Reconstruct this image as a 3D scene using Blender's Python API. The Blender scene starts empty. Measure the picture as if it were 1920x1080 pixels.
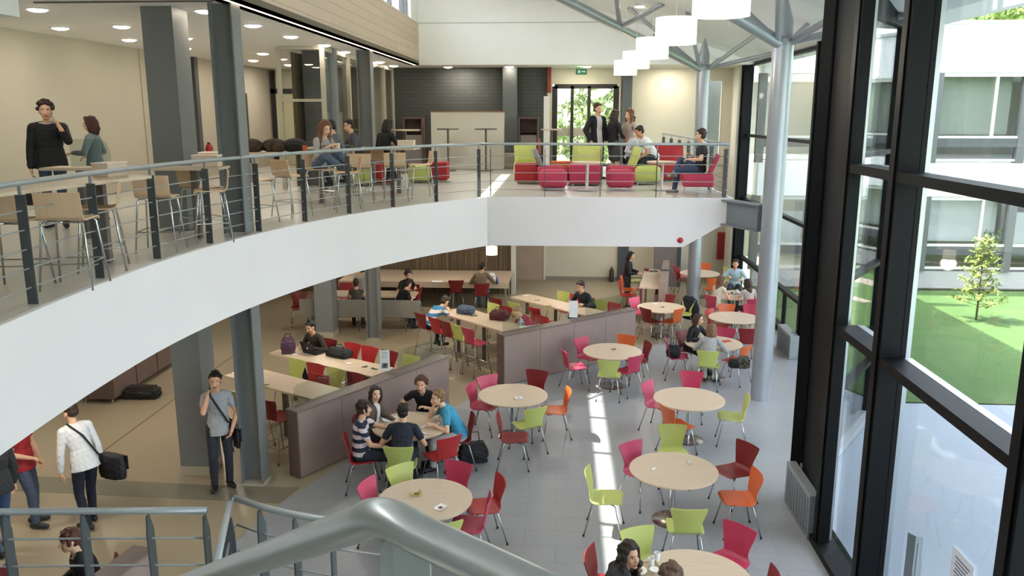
import bpy, bmesh, math, random
from mathutils import Vector as V, Matrix
random.seed(7)
C = bpy.context.scene.collection
sc = bpy.context.scene
PI = math.pi
# ---------------------------------------------------------------- camera
F, TH, PS, CH = 1540.0, math.radians(11.9), math.radians(3.3), 5.4
cd = bpy.data.cameras.new('camera'); cam = bpy.data.objects.new('camera', cd); C.objects.link(cam)
cd.sensor_width = 36.0; cd.lens = F / 1920 * 36; cd.clip_start = 0.05; cd.clip_end = 400
cam.location = (0, 0, CH); cam.rotation_euler = (PI / 2 - TH, 0, PS); sc.camera = cam
# ---------------------------------------------------------------- view, world, sun, daylight portals
sc.view_settings.view_transform = 'Standard'; sc.view_settings.look = 'None'
sc.view_settings.gamma = 1.0; sc.view_settings.use_curve_mapping = False
sc.view_settings.exposure = 1.34
w = bpy.data.worlds.new('sky'); sc.world = w; w.use_nodes = True
wn = w.node_tree.nodes; wl = w.node_tree.links; wn.clear()
wo = wn.new('ShaderNodeOutputWorld'); bg = wn.new('ShaderNodeBackground'); sk = wn.new('ShaderNodeTexSky')
sk.sky_type = 'NISHITA'; sk.sun_disc = False; sk.sun_elevation = math.radians(58); sk.sun_rotation = math.radians(-90)
sk.dust_density = 3.0; sk.air_density = 1.0
hs = wn.new('ShaderNodeHueSaturation'); hs.inputs['Saturation'].default_value = 0.38
wl.new(sk.outputs[0], hs.inputs['Color']); wl.new(hs.outputs[0], bg.inputs[0]); bg.inputs[1].default_value = 0.74
wl.new(bg.outputs[0], wo.inputs[0])
SUN = V((0.6, -0.12, -1.0)).normalized()
sd = bpy.data.lights.new('sun', 'SUN'); sd.energy = 8.0; sd.angle = math.radians(0.53); sd.color = (1, 0.95, 0.86)
so = bpy.data.objects.new('sun', sd); C.objects.link(so); so.rotation_euler = SUN.to_track_quat('-Z', 'Y').to_euler(); so.location = (-20, 10, 40)

def g(u, v, z=0.0):
    """point of the photo (1920x1080) on the horizontal plane at height z"""
    x = (u - 960) / F; y = (v - 540) / F
    dn = math.sin(TH) + y * math.cos(TH); fw = math.cos(TH) - y * math.sin(TH)
    s = (CH - z) / dn; c, k = math.cos(PS), math.sin(PS)
    return V(((x * c - fw * k) * s, (x * k + fw * c) * s, z))
# ---------------------------------------------------------------- materials
MC = {}
def lin(h):
    o = []
    for i in (0, 2, 4):
        c = int(h[i:i + 2], 16) / 255
        o.append(c / 12.92 if c <= .04045 else ((c + .055) / 1.055) ** 2.4)
    return (*o, 1)
def M(h, r=.5, met=0.0, spec=.5, kind=None, k=1.0, bump=0.0):
    key = (h, r, met, spec, kind, k, bump)
    if key in MC: return MC[key]
    m = bpy.data.materials.new('mat_%s_%s' % (h, kind or 'plain')); MC[key] = m; m.use_nodes = True
    n, l = m.node_tree.nodes, m.node_tree.links; b = n['Principled BSDF']
    b.inputs['Roughness'].default_value = r; b.inputs['Metallic'].default_value = met; b.inputs['Specular IOR Level'].default_value = spec
    col = lin(h); b.inputs['Base Color'].default_value = col
    tc = n.new('ShaderNodeTexCoord')
    def mixc(fac, c2, c1=col, out=None):
        mx = n.new('ShaderNodeMix'); mx.data_type = 'RGBA'; l.new(fac, mx.inputs[0]); mx.inputs[6].default_value = c1; mx.inputs[7].default_value = c2
        l.new(mx.outputs[2], b.inputs['Base Color']); return mx
    sh = lambda f: tuple(min(1, c * f) for c in col[:3]) + (1,)
    def noise(scale, det=3):
        t = n.new('ShaderNodeTexNoise'); t.inputs['Scale'].default_value = scale; t.inputs['Detail'].default_value = det
        l.new(tc.outputs['Object'], t.inputs['Vector']); return t
    if kind is None or kind == 'cloth' or kind == 'paint':
        t = noise(14 if kind != 'paint' else 1.3); mixc(t.outputs[0], sh(.86 if kind == 'cloth' else .95), sh(1.06 if kind == 'cloth' else 1.02))
        if kind == 'cloth': bump = bump or .25
    elif kind == 'wood':
        mp = n.new('ShaderNodeMapping'); l.new(tc.outputs['Object'], mp.inputs[0]); mp.inputs['Scale'].default_value = (k * 1.2, k * 14, k * 1.2)
        t = n.new('ShaderNodeTexNoise'); t.inputs['Scale'].default_value = 2.2; t.inputs['Detail'].default_value = 5; l.new(mp.outputs[0], t.inputs['Vector'])
        mixc(t.outputs[0], sh(.84), sh(1.1))
    elif kind == 'plank':
        mp = n.new('ShaderNodeMapping'); l.new(tc.outputs['Object'], mp.inputs[0]); mp.inputs['Rotation'].default_value = (0, PI / 2, PI / 2)
        t = n.new('ShaderNodeTexBrick'); l.new(tc.outputs['UV'], t.inputs['Vector'])
        t.inputs['Color1'].default_value = sh(1.05); t.inputs['Color2'].default_value = sh(.93); t.inputs['Mortar'].default_value = sh(.6)
        t.inputs['Scale'].default_value = 1; t.inputs['Brick Width'].default_value = 3.1; t.inputs['Row Height'].default_value = .19; t.inputs['Mortar Size'].default_value = .006
        l.new(t.outputs[0], b.inputs['Base Color'])
    elif kind in ('tile', 'brick'):
        t = n.new('ShaderNodeTexBrick'); l.new(tc.outputs['UV'], t.inputs['Vector'])
        f2 = .97 if kind == 'tile' else .9
        t.inputs['Color1'].default_value = sh(1.03); t.inputs['Color2'].default_value = sh(f2); t.inputs['Mortar'].default_value = sh(.84 if kind == 'tile' else .72)
        t.inputs['Scale'].default_value = 1; t.inputs['Brick Width'].default_value = k; t.inputs['Row Height'].default_value = k * (.5 if kind == 'tile' else .22)
        t.inputs['Mortar Size'].default_value = .006 if kind == 'tile' else .012
        t2 = noise(60, 4); mx = n.new('ShaderNodeMix'); mx.data_type = 'RGBA'; mx.blend_type = 'MULTIPLY'; mx.inputs[0].default_value = .28
        l.new(t.outputs[0], mx.inputs[6]); l.new(t2.outputs[0], mx.inputs[7]); l.new(mx.outputs[2], b.inputs['Base Color'])
        bp = n.new('ShaderNodeBump'); bp.inputs['Strength'].default_value = .05 if kind == 'tile' else .5; l.new(t.outputs['Fac'], bp.inputs['Height']); bp.invert = True; l.new(bp.outputs[0], b.inputs['Normal'])
    elif kind == 'speck':
        t = noise(90, 4); mixc(t.outputs[0], sh(.9), sh(1.08))
    elif kind == 'brush':
        mp = n.new('ShaderNodeMapping'); l.new(tc.outputs['Object'], mp.inputs[0]); mp.inputs['Scale'].default_value = (3, 3, 60)
        t = n.new('ShaderNodeTexNoise'); t.inputs['Scale'].default_value = 2; l.new(mp.outputs[0], t.inputs['Vector']); mixc(t.outputs[0], sh(.9), sh(1.06))
    elif kind == 'grass':
        t = noise(1.7, 8); mixc(t.outputs[0], sh(.72), sh(1.25)); bump = .8
    elif kind == 'leaf':
        t = noise(2.5, 4); mixc(t.outputs[0], sh(.55), sh(1.4))
    elif kind == 'camo':
        t = noise(16, 3); cr = n.new('ShaderNodeValToRGB'); l.new(t.outputs[0], cr.inputs[0]); cr.color_ramp.interpolation = 'CONSTANT'
        cr.color_ramp.elements[0].color = sh(.3); cr.color_ramp.elements[1].position = .5; cr.color_ramp.elements[1].color = sh(1.15)
        l.new(cr.outputs[0], b.inputs['Base Color'])
    elif kind == 'vstripe':
        mp = n.new('ShaderNodeMapping'); l.new(tc.outputs['Object'], mp.inputs[0]); mp.inputs['Scale'].default_value = (9, 9, .03)
        t = n.new('ShaderNodeTexNoise'); t.inputs['Scale'].default_value = 1.6; t.inputs['Detail'].default_value = 8; t.inputs['Roughness'].default_value = .8; l.new(mp.outputs[0], t.inputs['Vector'])
        cr = n.new('ShaderNodeValToRGB'); l.new(t.outputs[0], cr.inputs[0]); e = cr.color_ramp.elements
        e[0].position = .36; e[0].color = lin('15110e'); e[1].position = .64; e[1].color = lin('b7a47a')
        for p_, c_ in ((.43, '4a3c2e'), (.48, '8a7654'), (.51, '2a2019'), (.55, '6c5a42'), (.58, '241c16')): q = e.new(p_); q.color = lin(c_)
        l.new(cr.outputs[0], b.inputs['Base Color'])
    elif kind and kind.startswith('hstripe'):
        _, c2, per = kind.split(':')[:3]; per = float(per)
        wv = n.new('ShaderNodeTexWave'); wv.bands_direction = 'Z'; wv.inputs['Scale'].default_value = 1 / per * .314; wv.inputs['Distortion'].default_value = .6; wv.inputs['Detail Scale'].default_value = 2
        l.new(tc.outputs['Object'], wv.inputs['Vector']); cr = n.new('ShaderNodeValToRGB'); l.new(wv.outputs[0], cr.inputs[0]); cr.color_ramp.interpolation = 'CONSTANT'
        cr.color_ramp.elements[0].color = col; cr.color_ramp.elements[1].position = .5; cr.color_ramp.elements[1].color = lin(c2); l.new(cr.outputs[0], b.inputs['Base Color'])
    elif kind == 'print':
        t = n.new('ShaderNodeTexVoronoi'); t.inputs['Scale'].default_value = 45; l.new(tc.outputs['Object'], t.inputs['Vector']); cr = n.new('ShaderNodeValToRGB'); l.new(t.outputs[0], cr.inputs[0])
        cr.color_ramp.elements[0].position = .25; cr.color_ramp.elements[0].color = sh(.35); cr.color_ramp.elements[1].position = .4; cr.color_ramp.elements[1].color = col; l.new(cr.outputs[0], b.inputs['Base Color'])
    elif kind == 'emit':
        b.inputs['Emission Color'].default_value = col; b.inputs['Emission Strength'].default_value = k
    if bump:
        bp = n.new('ShaderNodeBump'); bp.inputs['Strength'].default_value = bump; bp.inputs['Distance'].default_value = .02
        t = noise(120 if kind == 'grass' else 60, 2); l.new(t.outputs[0], bp.inputs['Height']); l.new(bp.outputs[0], b.inputs['Normal'])
    return m
def glass(tint, name, refl=.03, mx_=.6):
    if name in MC: return MC[name]
    m = bpy.data.materials.new(name); MC[name] = m; m.use_nodes = True; n, l = m.node_tree.nodes, m.node_tree.links
    n.remove(n['Principled BSDF']); o = n['Material Output']
    t = n.new('ShaderNodeBsdfTransparent'); t.inputs[0].default_value = lin(tint); gl = n.new('ShaderNodeBsdfGlossy'); gl.inputs['Roughness'].default_value = 0.02
    lw = n.new('ShaderNodeLayerWeight'); lw.inputs[0].default_value = .5; pw = n.new('ShaderNodeMath'); pw.operation = 'POWER'; pw.inputs[1].default_value = 4; l.new(lw.outputs['Facing'], pw.inputs[0])
    ma = n.new('ShaderNodeMath'); ma.operation = 'MULTIPLY_ADD'; ma.inputs[1].default_value = mx_; ma.inputs[2].default_value = refl; l.new(pw.outputs[0], ma.inputs[0]); fr = ma; mx = n.new('ShaderNodeMixShader')
    l.new(fr.outputs[0], mx.inputs[0]); l.new(t.outputs[0], mx.inputs[1]); l.new(gl.outputs[0], mx.inputs[2]); l.new(mx.outputs[0], o.inputs[0])
    return m
GLASS = glass('f3f5f5', 'window_glass'); ACRYL = glass('eef2f0', 'acrylic_sheet')
STEEL = M('a6abb2', .36, .5, kind='brush'); RAIL = M('a2a8aa', .34, .35); CHROME = M('c8cccd', .16, 1.0)
BLACKM = M('090b0d', .5, .0, .2); GREYC = M('797b7b', .5); WHITE = M('e9eae8', .7, kind='paint'); BEIGE = M('cdc6b2', .8, kind='paint')
TABLE = M('d0bca4', .42, kind='wood'); PLY = M('d8b794', .45, kind='wood'); PART = M('97827a', .55, kind='wood'); RUBBER = M('17181a', .8)
PAPER = M('f2f3f2', .8); SKINS = ['e0b090', 'd8a584', 'e6bb9c', 'c99372']
# ---------------------------------------------------------------- mesh builder
class MB:
    def __init__(s): s.v = []; s.f = []; s.mi = []; s.uv = None; s.i = 0
    def add(s, vs, fs):
        b = len(s.v); s.v += [V(p) for p in vs]; s.f += [tuple(b + k for k in f) for f in fs]; s.mi += [s.i] * len(fs); return s
    def box(s, a, b, rz=0.0, piv=None):
        x0, y0, z0 = a; x1, y1, z1 = b
        vs = [V((x, y, z)) for z in (z0, z1) for x, y in ((x0, y0), (x1, y0), (x1, y1), (x0, y1))]
        if rz:
            p = V(piv) if piv else V(((x0 + x1) / 2, (y0 + y1) / 2, 0)); R = Matrix.Rotation(rz, 3, 'Z'); vs = [p + R @ (q - p) for q in vs]
        return s.add(vs, [(3, 2, 1, 0), (4, 5, 6, 7), (0, 1, 5, 4), (1, 2, 6, 5), (2, 3, 7, 6), (3, 0, 4, 7)])
    def bar(s, a, b, w, h, up=(0, 0, 1)):
        a, b = V(a), V(b); d = (b - a).normalized(); x = d.cross(V(up))
        if x.length < 1e-4: x = d.cross(V((0, 1, 0)))
        x.normalize(); y = x.cross(d); vs = [p + x * i * w / 2 + y * j * h / 2 for p in (a, b) for i, j in ((-1, -1), (1, -1), (1, 1), (-1, 1))]
        return s.add(vs, [(0, 1, 2, 3), (7, 6, 5, 4), (4, 5, 1, 0), (5, 6, 2, 1), (6, 7, 3, 2), (7, 4, 0, 3)])
    def tube(s, pts, r, n=8, caps=True):
        pts = [V(p) for p in pts]; rs = r if isinstance(r, (list, tuple)) else [r] * len(pts); b = len(s.v); x = None; vs = []
        for i, p in enumerate(pts):
            d = (pts[min(i + 1, len(pts) - 1)] - pts[max(i - 1, 0)])
            d = d.normalized() if d.length > 1e-9 else V((0, 0, 1))
            if x is None:
                x = d.cross(V((0, 0, 1)));
                if x.length < 1e-3: x = d.cross(V((1, 0, 0)))
            x = (x - d * x.dot(d)).normalized(); y = d.cross(x)
            vs += [p + (x * math.cos(2 * PI * k / n) + y * math.sin(2 * PI * k / n)) * rs[i] for k in range(n)]
        fs = [(i * n + k, i * n + (k + 1) % n, (i + 1) * n + (k + 1) % n, (i + 1) * n + k) for i in range(len(pts) - 1) for k in range(n)]
        if caps: fs += [tuple(range(n))[::-1], tuple((len(pts) - 1) * n + k for k in range(n))]
        return s.add(vs, fs)
    def cap(s, a, b, r1, r2, n=10):
        """tapered capsule"""
        a, b = V(a), V(b); d = b - a; d = d.normalized() if d.length > 1e-6 else V((0, 0, 1)); P = []; R = []
        for t in (-1, -.85, -.5, 0): P.append(a + d * r1 * t); R.append(max(.001, r1 * math.sqrt(1 - t * t)))
        for t in (0, .5, .85, 1): P.append(b + d * r2 * t); R.append(max(.001, r2 * math.sqrt(1 - t * t)))
        return s.tube(P, R, n)
    def chain(s, pts, rs, n=10):
        for i in range(len(pts) - 1): s.cap(pts[i], pts[i + 1], rs[i], rs[i + 1], n)
        return s
    def ell(s, c, r, R=None, n=12, m=8):
        c = V(c); vs = [V((0, 0, -r[2]))]
        for j in range(1, m):
            t = PI * j / m - PI / 2
            vs += [V((r[0] * math.cos(t) * math.cos(2 * PI * k / n), r[1] * math.cos(t) * math.sin(2 * PI * k / n), r[2] * math.sin(t))) for k in range(n)]
        vs.append(V((0, 0, r[2]))); L = len(vs) - 1
        fs = [(0, 1 + (k + 1) % n, 1 + k) for k in range(n)] + [(L, L - n + k, L - n + (k + 1) % n) for k in range(n)]
        fs += [(1 + j * n + k, 1 + j * n + (k + 1) % n, 1 + (j + 1) * n + (k + 1) % n, 1 + (j + 1) * n + k) for j in range(m - 2) for k in range(n)]
        return s.add([c + (R @ p if R else p) for p in vs], fs)
    def lathe(s, prof, c=(0, 0, 0), n=24):
        c = V(c); vs = [c + V((r * math.cos(2 * PI * k / n), r * math.sin(2 * PI * k / n), z)) for r, z in prof for k in range(n)]
        fs = [(i * n + k, i * n + (k + 1) % n, (i + 1) * n + (k + 1) % n, (i + 1) * n + k) for i in range(len(prof) - 1) for k in range(n)]
        if prof[0][0] > 1e-4: fs.append(tuple(range(n))[::-1])
        if prof[-1][0] > 1e-4: fs.append(tuple((len(prof) - 1) * n + k for k in range(n)))
        return s.add(vs, fs)
    def prism(s, poly, z0, z1):
        n = len(poly); A = sum(poly[i][0] * poly[(i + 1) % n][1] - poly[(i + 1) % n][0] * poly[i][1] for i in range(n))
        if A < 0: poly = poly[::-1]
        return s.add([(p[0], p[1], z0) for p in poly] + [(p[0], p[1], z1) for p in poly], [tuple(range(n))[::-1], tuple(range(n, 2 * n))] + [(i, (i + 1) % n, n + (i + 1) % n, n + i) for i in range(n)])
    def loft(s, rings, n=14):
        """rings: (centre, half-width axis vector, half-depth axis vector)"""
        vs = [V(c) + V(a) * math.cos(2 * PI * k / n) + V(b) * math.sin(2 * PI * k / n) for c, a, b in rings for k in range(n)]; L = len(rings)
        return s.add(vs, [(i * n + k, i * n + (k + 1) % n, (i + 1) * n + (k + 1) % n, (i + 1) * n + k) for i in range(L - 1) for k in range(n)] + [tuple(range(n))[::-1], tuple((L - 1) * n + k for k in range(n))])
    def sheet(s, rows, th):
        """rows of points -> solid sheet of thickness th (offset along normals, downwards)"""
        nr, nc = len(rows), len(rows[0]); P = [[V(p) for p in r] for r in rows]; T = []
        for i in range(nr):
            for j in range(nc):
                a = P[min(i + 1, nr - 1)][j] - P[max(i - 1, 0)][j]; b = P[i][min(j + 1, nc - 1)] - P[i][max(j - 1, 0)]
                T.append(P[i][j] - a.cross(b).normalized() * th)
        vs = [p for r in P for p in r] + T; N = nr * nc; fs = []
        for i in range(nr - 1):
            for j in range(nc - 1):
                q = (i * nc + j, (i + 1) * nc + j, (i + 1) * nc + j + 1, i * nc + j + 1); fs += [q, tuple(N + k for k in q[::-1])]
        rim = [j for j in range(nc)] + [i * nc + nc - 1 for i in range(1, nr)] + [(nr - 1) * nc + j for j in range(nc - 2, -1, -1)] + [i * nc for i in range(nr - 2, 0, -1)]
        for k in range(len(rim)):
            a, b = rim[k], rim[(k + 1) % len(rim)]; fs.append((a, b, N + b, N + a))
        return s.add(vs, fs)
    def mesh(s, name, mats, smooth=False):
        me = bpy.data.meshes.new(name); me.from_pydata(s.v, [], s.f)
        for m in (mats if isinstance(mats, (list, tuple)) else [mats]): me.materials.append(m)
        if s.i: me.polygons.foreach_set('material_index', s.mi)
        if smooth:
            me.polygons.foreach_set('use_smooth', [True] * len(s.f))
            if smooth is not True: me.update(); me.set_sharp_from_angle(angle=math.radians(smooth))
        me.update(); return me
    def build(s, name, mats, par=None, smooth=False, bev=0.0):
        o = obj(name, s.mesh(name, mats, smooth), par)
        if bev:
            md = o.modifiers.new('b', 'BEVEL'); md.width = bev; md.segments = 2; md.limit_method = 'ANGLE'
        return o
def obj(name, me, par=None, loc=None):
    o = bpy.data.objects.new(name, me); C.objects.link(o)
    if par: o.parent = par
    if loc: o.location = loc
    return o
def tag(o, label=None, cat=None, group=None, kind=None):
    for k, v in (('label', label), ('category', cat), ('group', group), ('kind', kind)):
        if v: o[k] = v
    return o
def thing(name, label, cat, loc=(0, 0, 0), rz=0.0, group=None, kind=None):
    o = bpy.data.objects.new(name, None); C.objects.link(o); o.location = loc; o.rotation_euler = (0, 0, rz); o.empty_display_size = .1
    return tag(o, label, cat, group, kind)
def dup(o, par=None):
    c = o.copy(); C.objects.link(c)
    if par: c.parent = par
    for ch in list(o.children): dup(ch, c)
    return c
def uvbox(o):
    """metre-scaled UVs by dominant axis"""
    me = o.data; uv = me.uv_layers.new(name='uv')
    for p in me.polygons:
        nx, ny, nz = (abs(c) for c in p.normal)
        for li in p.loop_indices:
            c = me.vertices[me.loops[li].vertex_index].co
            uv.data[li].uv = (c.x, c.y) if nz >= nx and nz >= ny else ((c.y, c.z) if nx > ny else (c.x, c.z))
    return o
def struct(name, mb, mats, par=None, smooth=False, bev=0.0, label=None, cat=None):
    o = mb.build(name, mats, par, smooth, bev)
    if not par: tag(o, label, cat, kind='structure')
    return o
TS = bpy.data.scenes.new('workbench')
def blob(mb, name, mats, par, vox, it=4, paint=None, noise=0.0):
    """union of the overlapping solids as one continuous smooth mesh"""
    me0 = mb.mesh('tmp', [M('808080')]); o = bpy.data.objects.new('tmp', me0); TS.collection.objects.link(o)
    md = o.modifiers.new('r', 'REMESH'); md.mode = 'VOXEL'; md.voxel_size = vox
    sm = o.modifiers.new('s', 'SMOOTH'); sm.factor = .5; sm.iterations = it
    with bpy.context.temp_override(scene=TS, view_layer=TS.view_layers[0]): dg = bpy.context.evaluated_depsgraph_get()
    me = bpy.data.meshes.new_from_object(o.evaluated_get(dg)); me.name = name
    bpy.data.objects.remove(o); bpy.data.meshes.remove(me0); me.materials.clear()
    for m in (mats if isinstance(mats, (list, tuple)) else [mats]): me.materials.append(m)
    me.polygons.foreach_set('use_smooth', [True] * len(me.polygons))
    if noise:
        co = []
        for v_ in me.vertices:
            q = v_.co; co += (q + v_.normal * (noise / 3 * (math.sin(q.x * 95 + q.z * 40) + math.sin(q.y * 105 - q.z * 60) + math.sin(q.z * 85 + q.x * 50))))[:]
        me.vertices.foreach_set('co', co); me.update()
    if paint: paint(me)
    return obj(name, me, par)
# ================================================================ THE SETTING
UF, SB, CZ = 3.78, 2.79, 6.85          # gallery floor, slab underside, gallery ceiling
XL, YB, XF, XN = -9.45, 27.0, 5.65, 3.3  # left wall, back wall, far facade, near facade
def roofz(x): return 6.9 + .32 * (XF - x) if x < XF else 6.9
ARC = [(-3.6, 1.2), (-3.95, 2.8), (-4.22, 4.3), (-4.42, 5.9), (-4.53, 7.4), (-4.54, 8.9), (-4.38, 10.4), (-4.1, 11.7), (-3.72, 12.9), (-3.2, 14.1), (-2.45, 15.35), (-1.5, 16.55)]
# --- floors
struct('floor', MB().prism([(XL, -3), (XN, -3), (XN, 11), (XF, 14.6), (XF, YB), (XL, YB)], -.2, 0), M('a3967e', .3, kind='speck'))
BND = [(-4.3, -3), (-4.36, 6.5), (-4.3, 8.6), (-3.95, 10.4), (-3.5, 11.7), (-2.75, 13.2), (-1.95, 14.6), (-1.11, 16.1), (.4, 17.6), (1.9, 18.9), (3.6, 20), (XF, 21), (XF, 14.6), (XN, 11), (XN, -3)]
uvbox(struct('floor_tiles', MB().prism(BND, 0, .004), M('a3a6aa', .38, kind='tile', k=.8)))
q = [g(60, 893), g(396, 910), g(562, 914), g(525, 944), g(396, 938), g(60, 922)]
q[0] += (q[0] - q[1]) * .6; q[5] += (q[5] - q[4]) * .6
struct('floor_band', MB().prism([(p.x, p.y) for p in q], 0, .003), M('7f7a6a', .35, kind='speck'))
a, b = g(186, 852), g(345, 735); d = (b - a) * .9
struct('floor_joint', MB().bar(a - d * .1 + V((0, 0, .001)), b + d + V((0, 0, .001)), .025, .003), M('6a604e', .5))
# --- walls
struct('wall_left', MB().box((XL - .2, -3, 0), (XL, YB + .2, CZ)), M('bbb5a4', .8, kind='paint'))
struct('trim_1', MB().box((XL, 18.55, UF), (XL + .012, 18.58, CZ)), M('9a9484', .6))
mb = MB()
for a, b in (((XL, YB, 0), (-.24, YB + .2, UF)), ((-.24, YB, 0), (1.85, YB + .2, UF)), ((XL, YB, UF), (-.26, YB + .2, CZ)), ((-.26, YB, 6.36), (1.85, YB + .2, CZ)), ((1.85, YB, 0), (4.62, YB + .2, CZ)), ((4.62, YB, 0), (5.12, YB + .2, 4.15)), ((4.62, YB, 6.45), (5.12, YB + .2, CZ)), ((5.12, YB, 0), (XF, YB + .2, CZ))): mb.box(a, b)
struct('wall_back', mb, BEIGE)
struct('wall_behind', MB().box((XL - .2, -3.2, 0), (XN + .2, -3, 10.3)), WHITE)
struct('wall_bulkhead', MB().box((-4.2, 25, CZ), (XF, 25.25, 10.4)), M('fbfbf9', .7, kind='paint'))
struct('trim_2', MB().box((-4.2, 24.985, 8.02), (3.0, 25, 8.05)), M('cfd0ce', .7))
uvbox(struct('wall_gallery_back', MB().box((-5.3, 26.5, UF), (-.42, 26.8, CZ)), M('4b4e4b', .75, kind='brick', k=.5)))
struct('column_pilaster', MB().box((-1.8, 26.2, UF), (-1.36, 26.5, CZ)), M('686e6e', .6))
struct('trim_3', MB().box((-.42, 26.4, UF + 2.3), (-.3, 26.8, CZ)), M('7c3424', .7))
struct('trim_4', MB().box((1.95, 26.75, UF), (2.25, YB, CZ)), M('54585b', .6))
struct('trim_5', MB().box((1.86, 26.9, UF), (1.9, YB, CZ)), M('d8d4c6', .6))
struct('baseboard_back', MB().box((-.5, YB - .02, 0), (XF, YB, .12)), M('8d887c', .6))
# gallery slab with the curved white fascia
poly = ARC + [(3.46, 16.62), (3.46, YB), (XL, YB), (XL, -3), (-3.6, -3)]
slab = struct('floor_gallery', MB().prism(poly[:10] + [(-2.4, 15.5), (-1.5, 16.62), (2.5, 16.62), (2.5, YB), (XL, YB), (XL, -3), (-3.6, -3)], SB + .02, UF - .01), M('c4c2ba', .3, kind='speck'))
struct('floor_gallery_edge', MB().add([(2.5, 16.62, UF - .01), (3.4, 16.62, UF - .01), (3.4, 16.62, 3.34), (2.5, 16.62, SB + .02), (2.5, YB, UF - .01), (3.4, YB, UF - .01), (3.4, YB, 3.34), (2.5, YB, SB + .02)], [(0, 1, 2, 3)[::-1], (7, 6, 5, 4)[::-1], (0, 4, 5, 1)[::-1], (1, 5, 6, 2)[::-1], (2, 6, 7, 3)[::-1], (3, 7, 4, 0)[::-1]]), M('b7b3a6', .3, kind='speck'))
mb = MB(); fine = []
for i in range(len(ARC) - 1):           # Catmull-Rom through the arc
    p = [V(ARC[max(i - 1, 0)]), V(ARC[i]), V(ARC[i + 1]), V(ARC[min(i + 2, len(ARC) - 1)])]
    for k in range(6):
        t = k / 6; fine.append(.5 * (2 * p[1] + (p[2] - p[0]) * t + (2 * p[0] - 5 * p[1] + 4 * p[2] - p[3]) * t * t + (3 * p[1] - p[0] - 3 * p[2] + p[3]) * t ** 3))
fine.append(V(ARC[-1]))
def offset(line, d):
    o = []
    for i, p in enumerate(line):
        t = (line[min(i + 1, len(line) - 1)] - line[max(i - 1, 0)]).normalized(); o.append(p + V((t.y, -t.x)) * d)
    return o
fo = offset(fine, .06); L = len(fine)
vs = [(p.x, p.y, z) for line, z in ((fine, SB), (fo, SB), (fo, UF), (fine, UF)) for p in line]
mb.add(vs, [(a * L + i, a * L + i + 1, ((a + 1) % 4) * L + i + 1, ((a + 1) % 4) * L + i) for a in range(4) for i in range(L - 1)] + [(0, L, 2 * L, 3 * L), (L - 1, 4 * L - 1, 3 * L - 1, 2 * L - 1)])
struct('wall_fascia_curved', mb, M('ebe7e8', .65, kind='paint'), smooth=40)
mb = MB(); P5 = [(-1.5, UF), (3.46, UF), (3.46, 3.36), (2.5, SB), (-1.5, SB)]
mb.add([(x, 16.56, z) for x, z in P5] + [(x, 16.62, z) for x, z in P5], [(4, 3, 2, 1, 0), (5, 6, 7, 8, 9)] + [(i, (i + 1) % 5, 5 + (i + 1) % 5, 5 + i) for i in range(5)])
mb.box((3.4, 16.62, 3.34), (3.46, YB, UF))
struct('wall_fascia_straight', mb, M('ebe7e8', .65, kind='paint'))
# gallery ceiling, wood cladding, LED cove, atrium roof
struct('ceiling_gallery', MB().box((XL, -3, CZ), (-4.32, YB, CZ + .15)), M('efece6', .8, kind='paint'))
struct('ceiling_gallery_back', MB().box((-4.32, 25.25, CZ), (XF, YB, CZ + .15)), M('d8d4ca', .8, kind='paint'))
struct('trim_6', MB().box((-6.9, 10.9, CZ - .02), (-4.5, 10.93, CZ)), M('6a665c', .8))
uvbox(struct('wall_clad', MB().box((-4.32, -3, CZ + .12), (-4.2, 25, 8.05)), M('cdb9a6', .6, kind='plank')))
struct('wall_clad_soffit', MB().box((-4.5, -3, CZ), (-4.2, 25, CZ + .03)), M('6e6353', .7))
mb = MB(); n_ = [(-4.6, roofz(-4.6)), (XF, 6.9), (6.5, 6.9), (6.5, 7.15), (XF, 7.2), (-4.6, roofz(-4.6) + .3)]
mb.add([(x, -3.2, z) for x, z in n_] + [(x, YB + .2, z) for x, z in n_], [(5, 4, 3, 2, 1, 0)[::-1], (6, 7, 8, 9, 10, 11)[::-1]] + [(i, (i + 1) % 6, 6 + (i + 1) % 6, 6 + i)[::-1] for i in range(6)])
struct('ceiling', mb, M('ebebe9', .8, kind='paint'))
struct('wall_clad_back', MB().box((-4.5, -3, CZ + .15), (-4.32, YB, 8.05)), WHITE)
CT = 8.95                                # clerestory top
struct('wall_clerestory', MB().box((-4.5, -3, CT), (-4.3, YB, roofz(-4.3) + .1)), WHITE)
struct('wall_clerestory_end', MB().box((-4.5, 23.8, 8.05), (-4.2, 25, CT)), WHITE)
win = tag(MB().box((-4.42, -3, 8.05), (-4.3, 23.8, 8.11)).build('window_4', M('8a9096', .5)), kind='structure')
mb = MB()
for y in (3.6, 7.6, 11.2, 12.0, 13.6, 15.2, 16.8, 18.4, 20.0, 21.6, 23.2, 23.75): mb.box((-4.42, y, 8.11), (-4.3, y + .07, CT))
mb.build('window_mullions', M('4a5054', .5), win)
MB().box((-4.38, -3, 8.11), (-4.37, 23.8, CT)).build('window_pane', GLASS, win)
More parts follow.
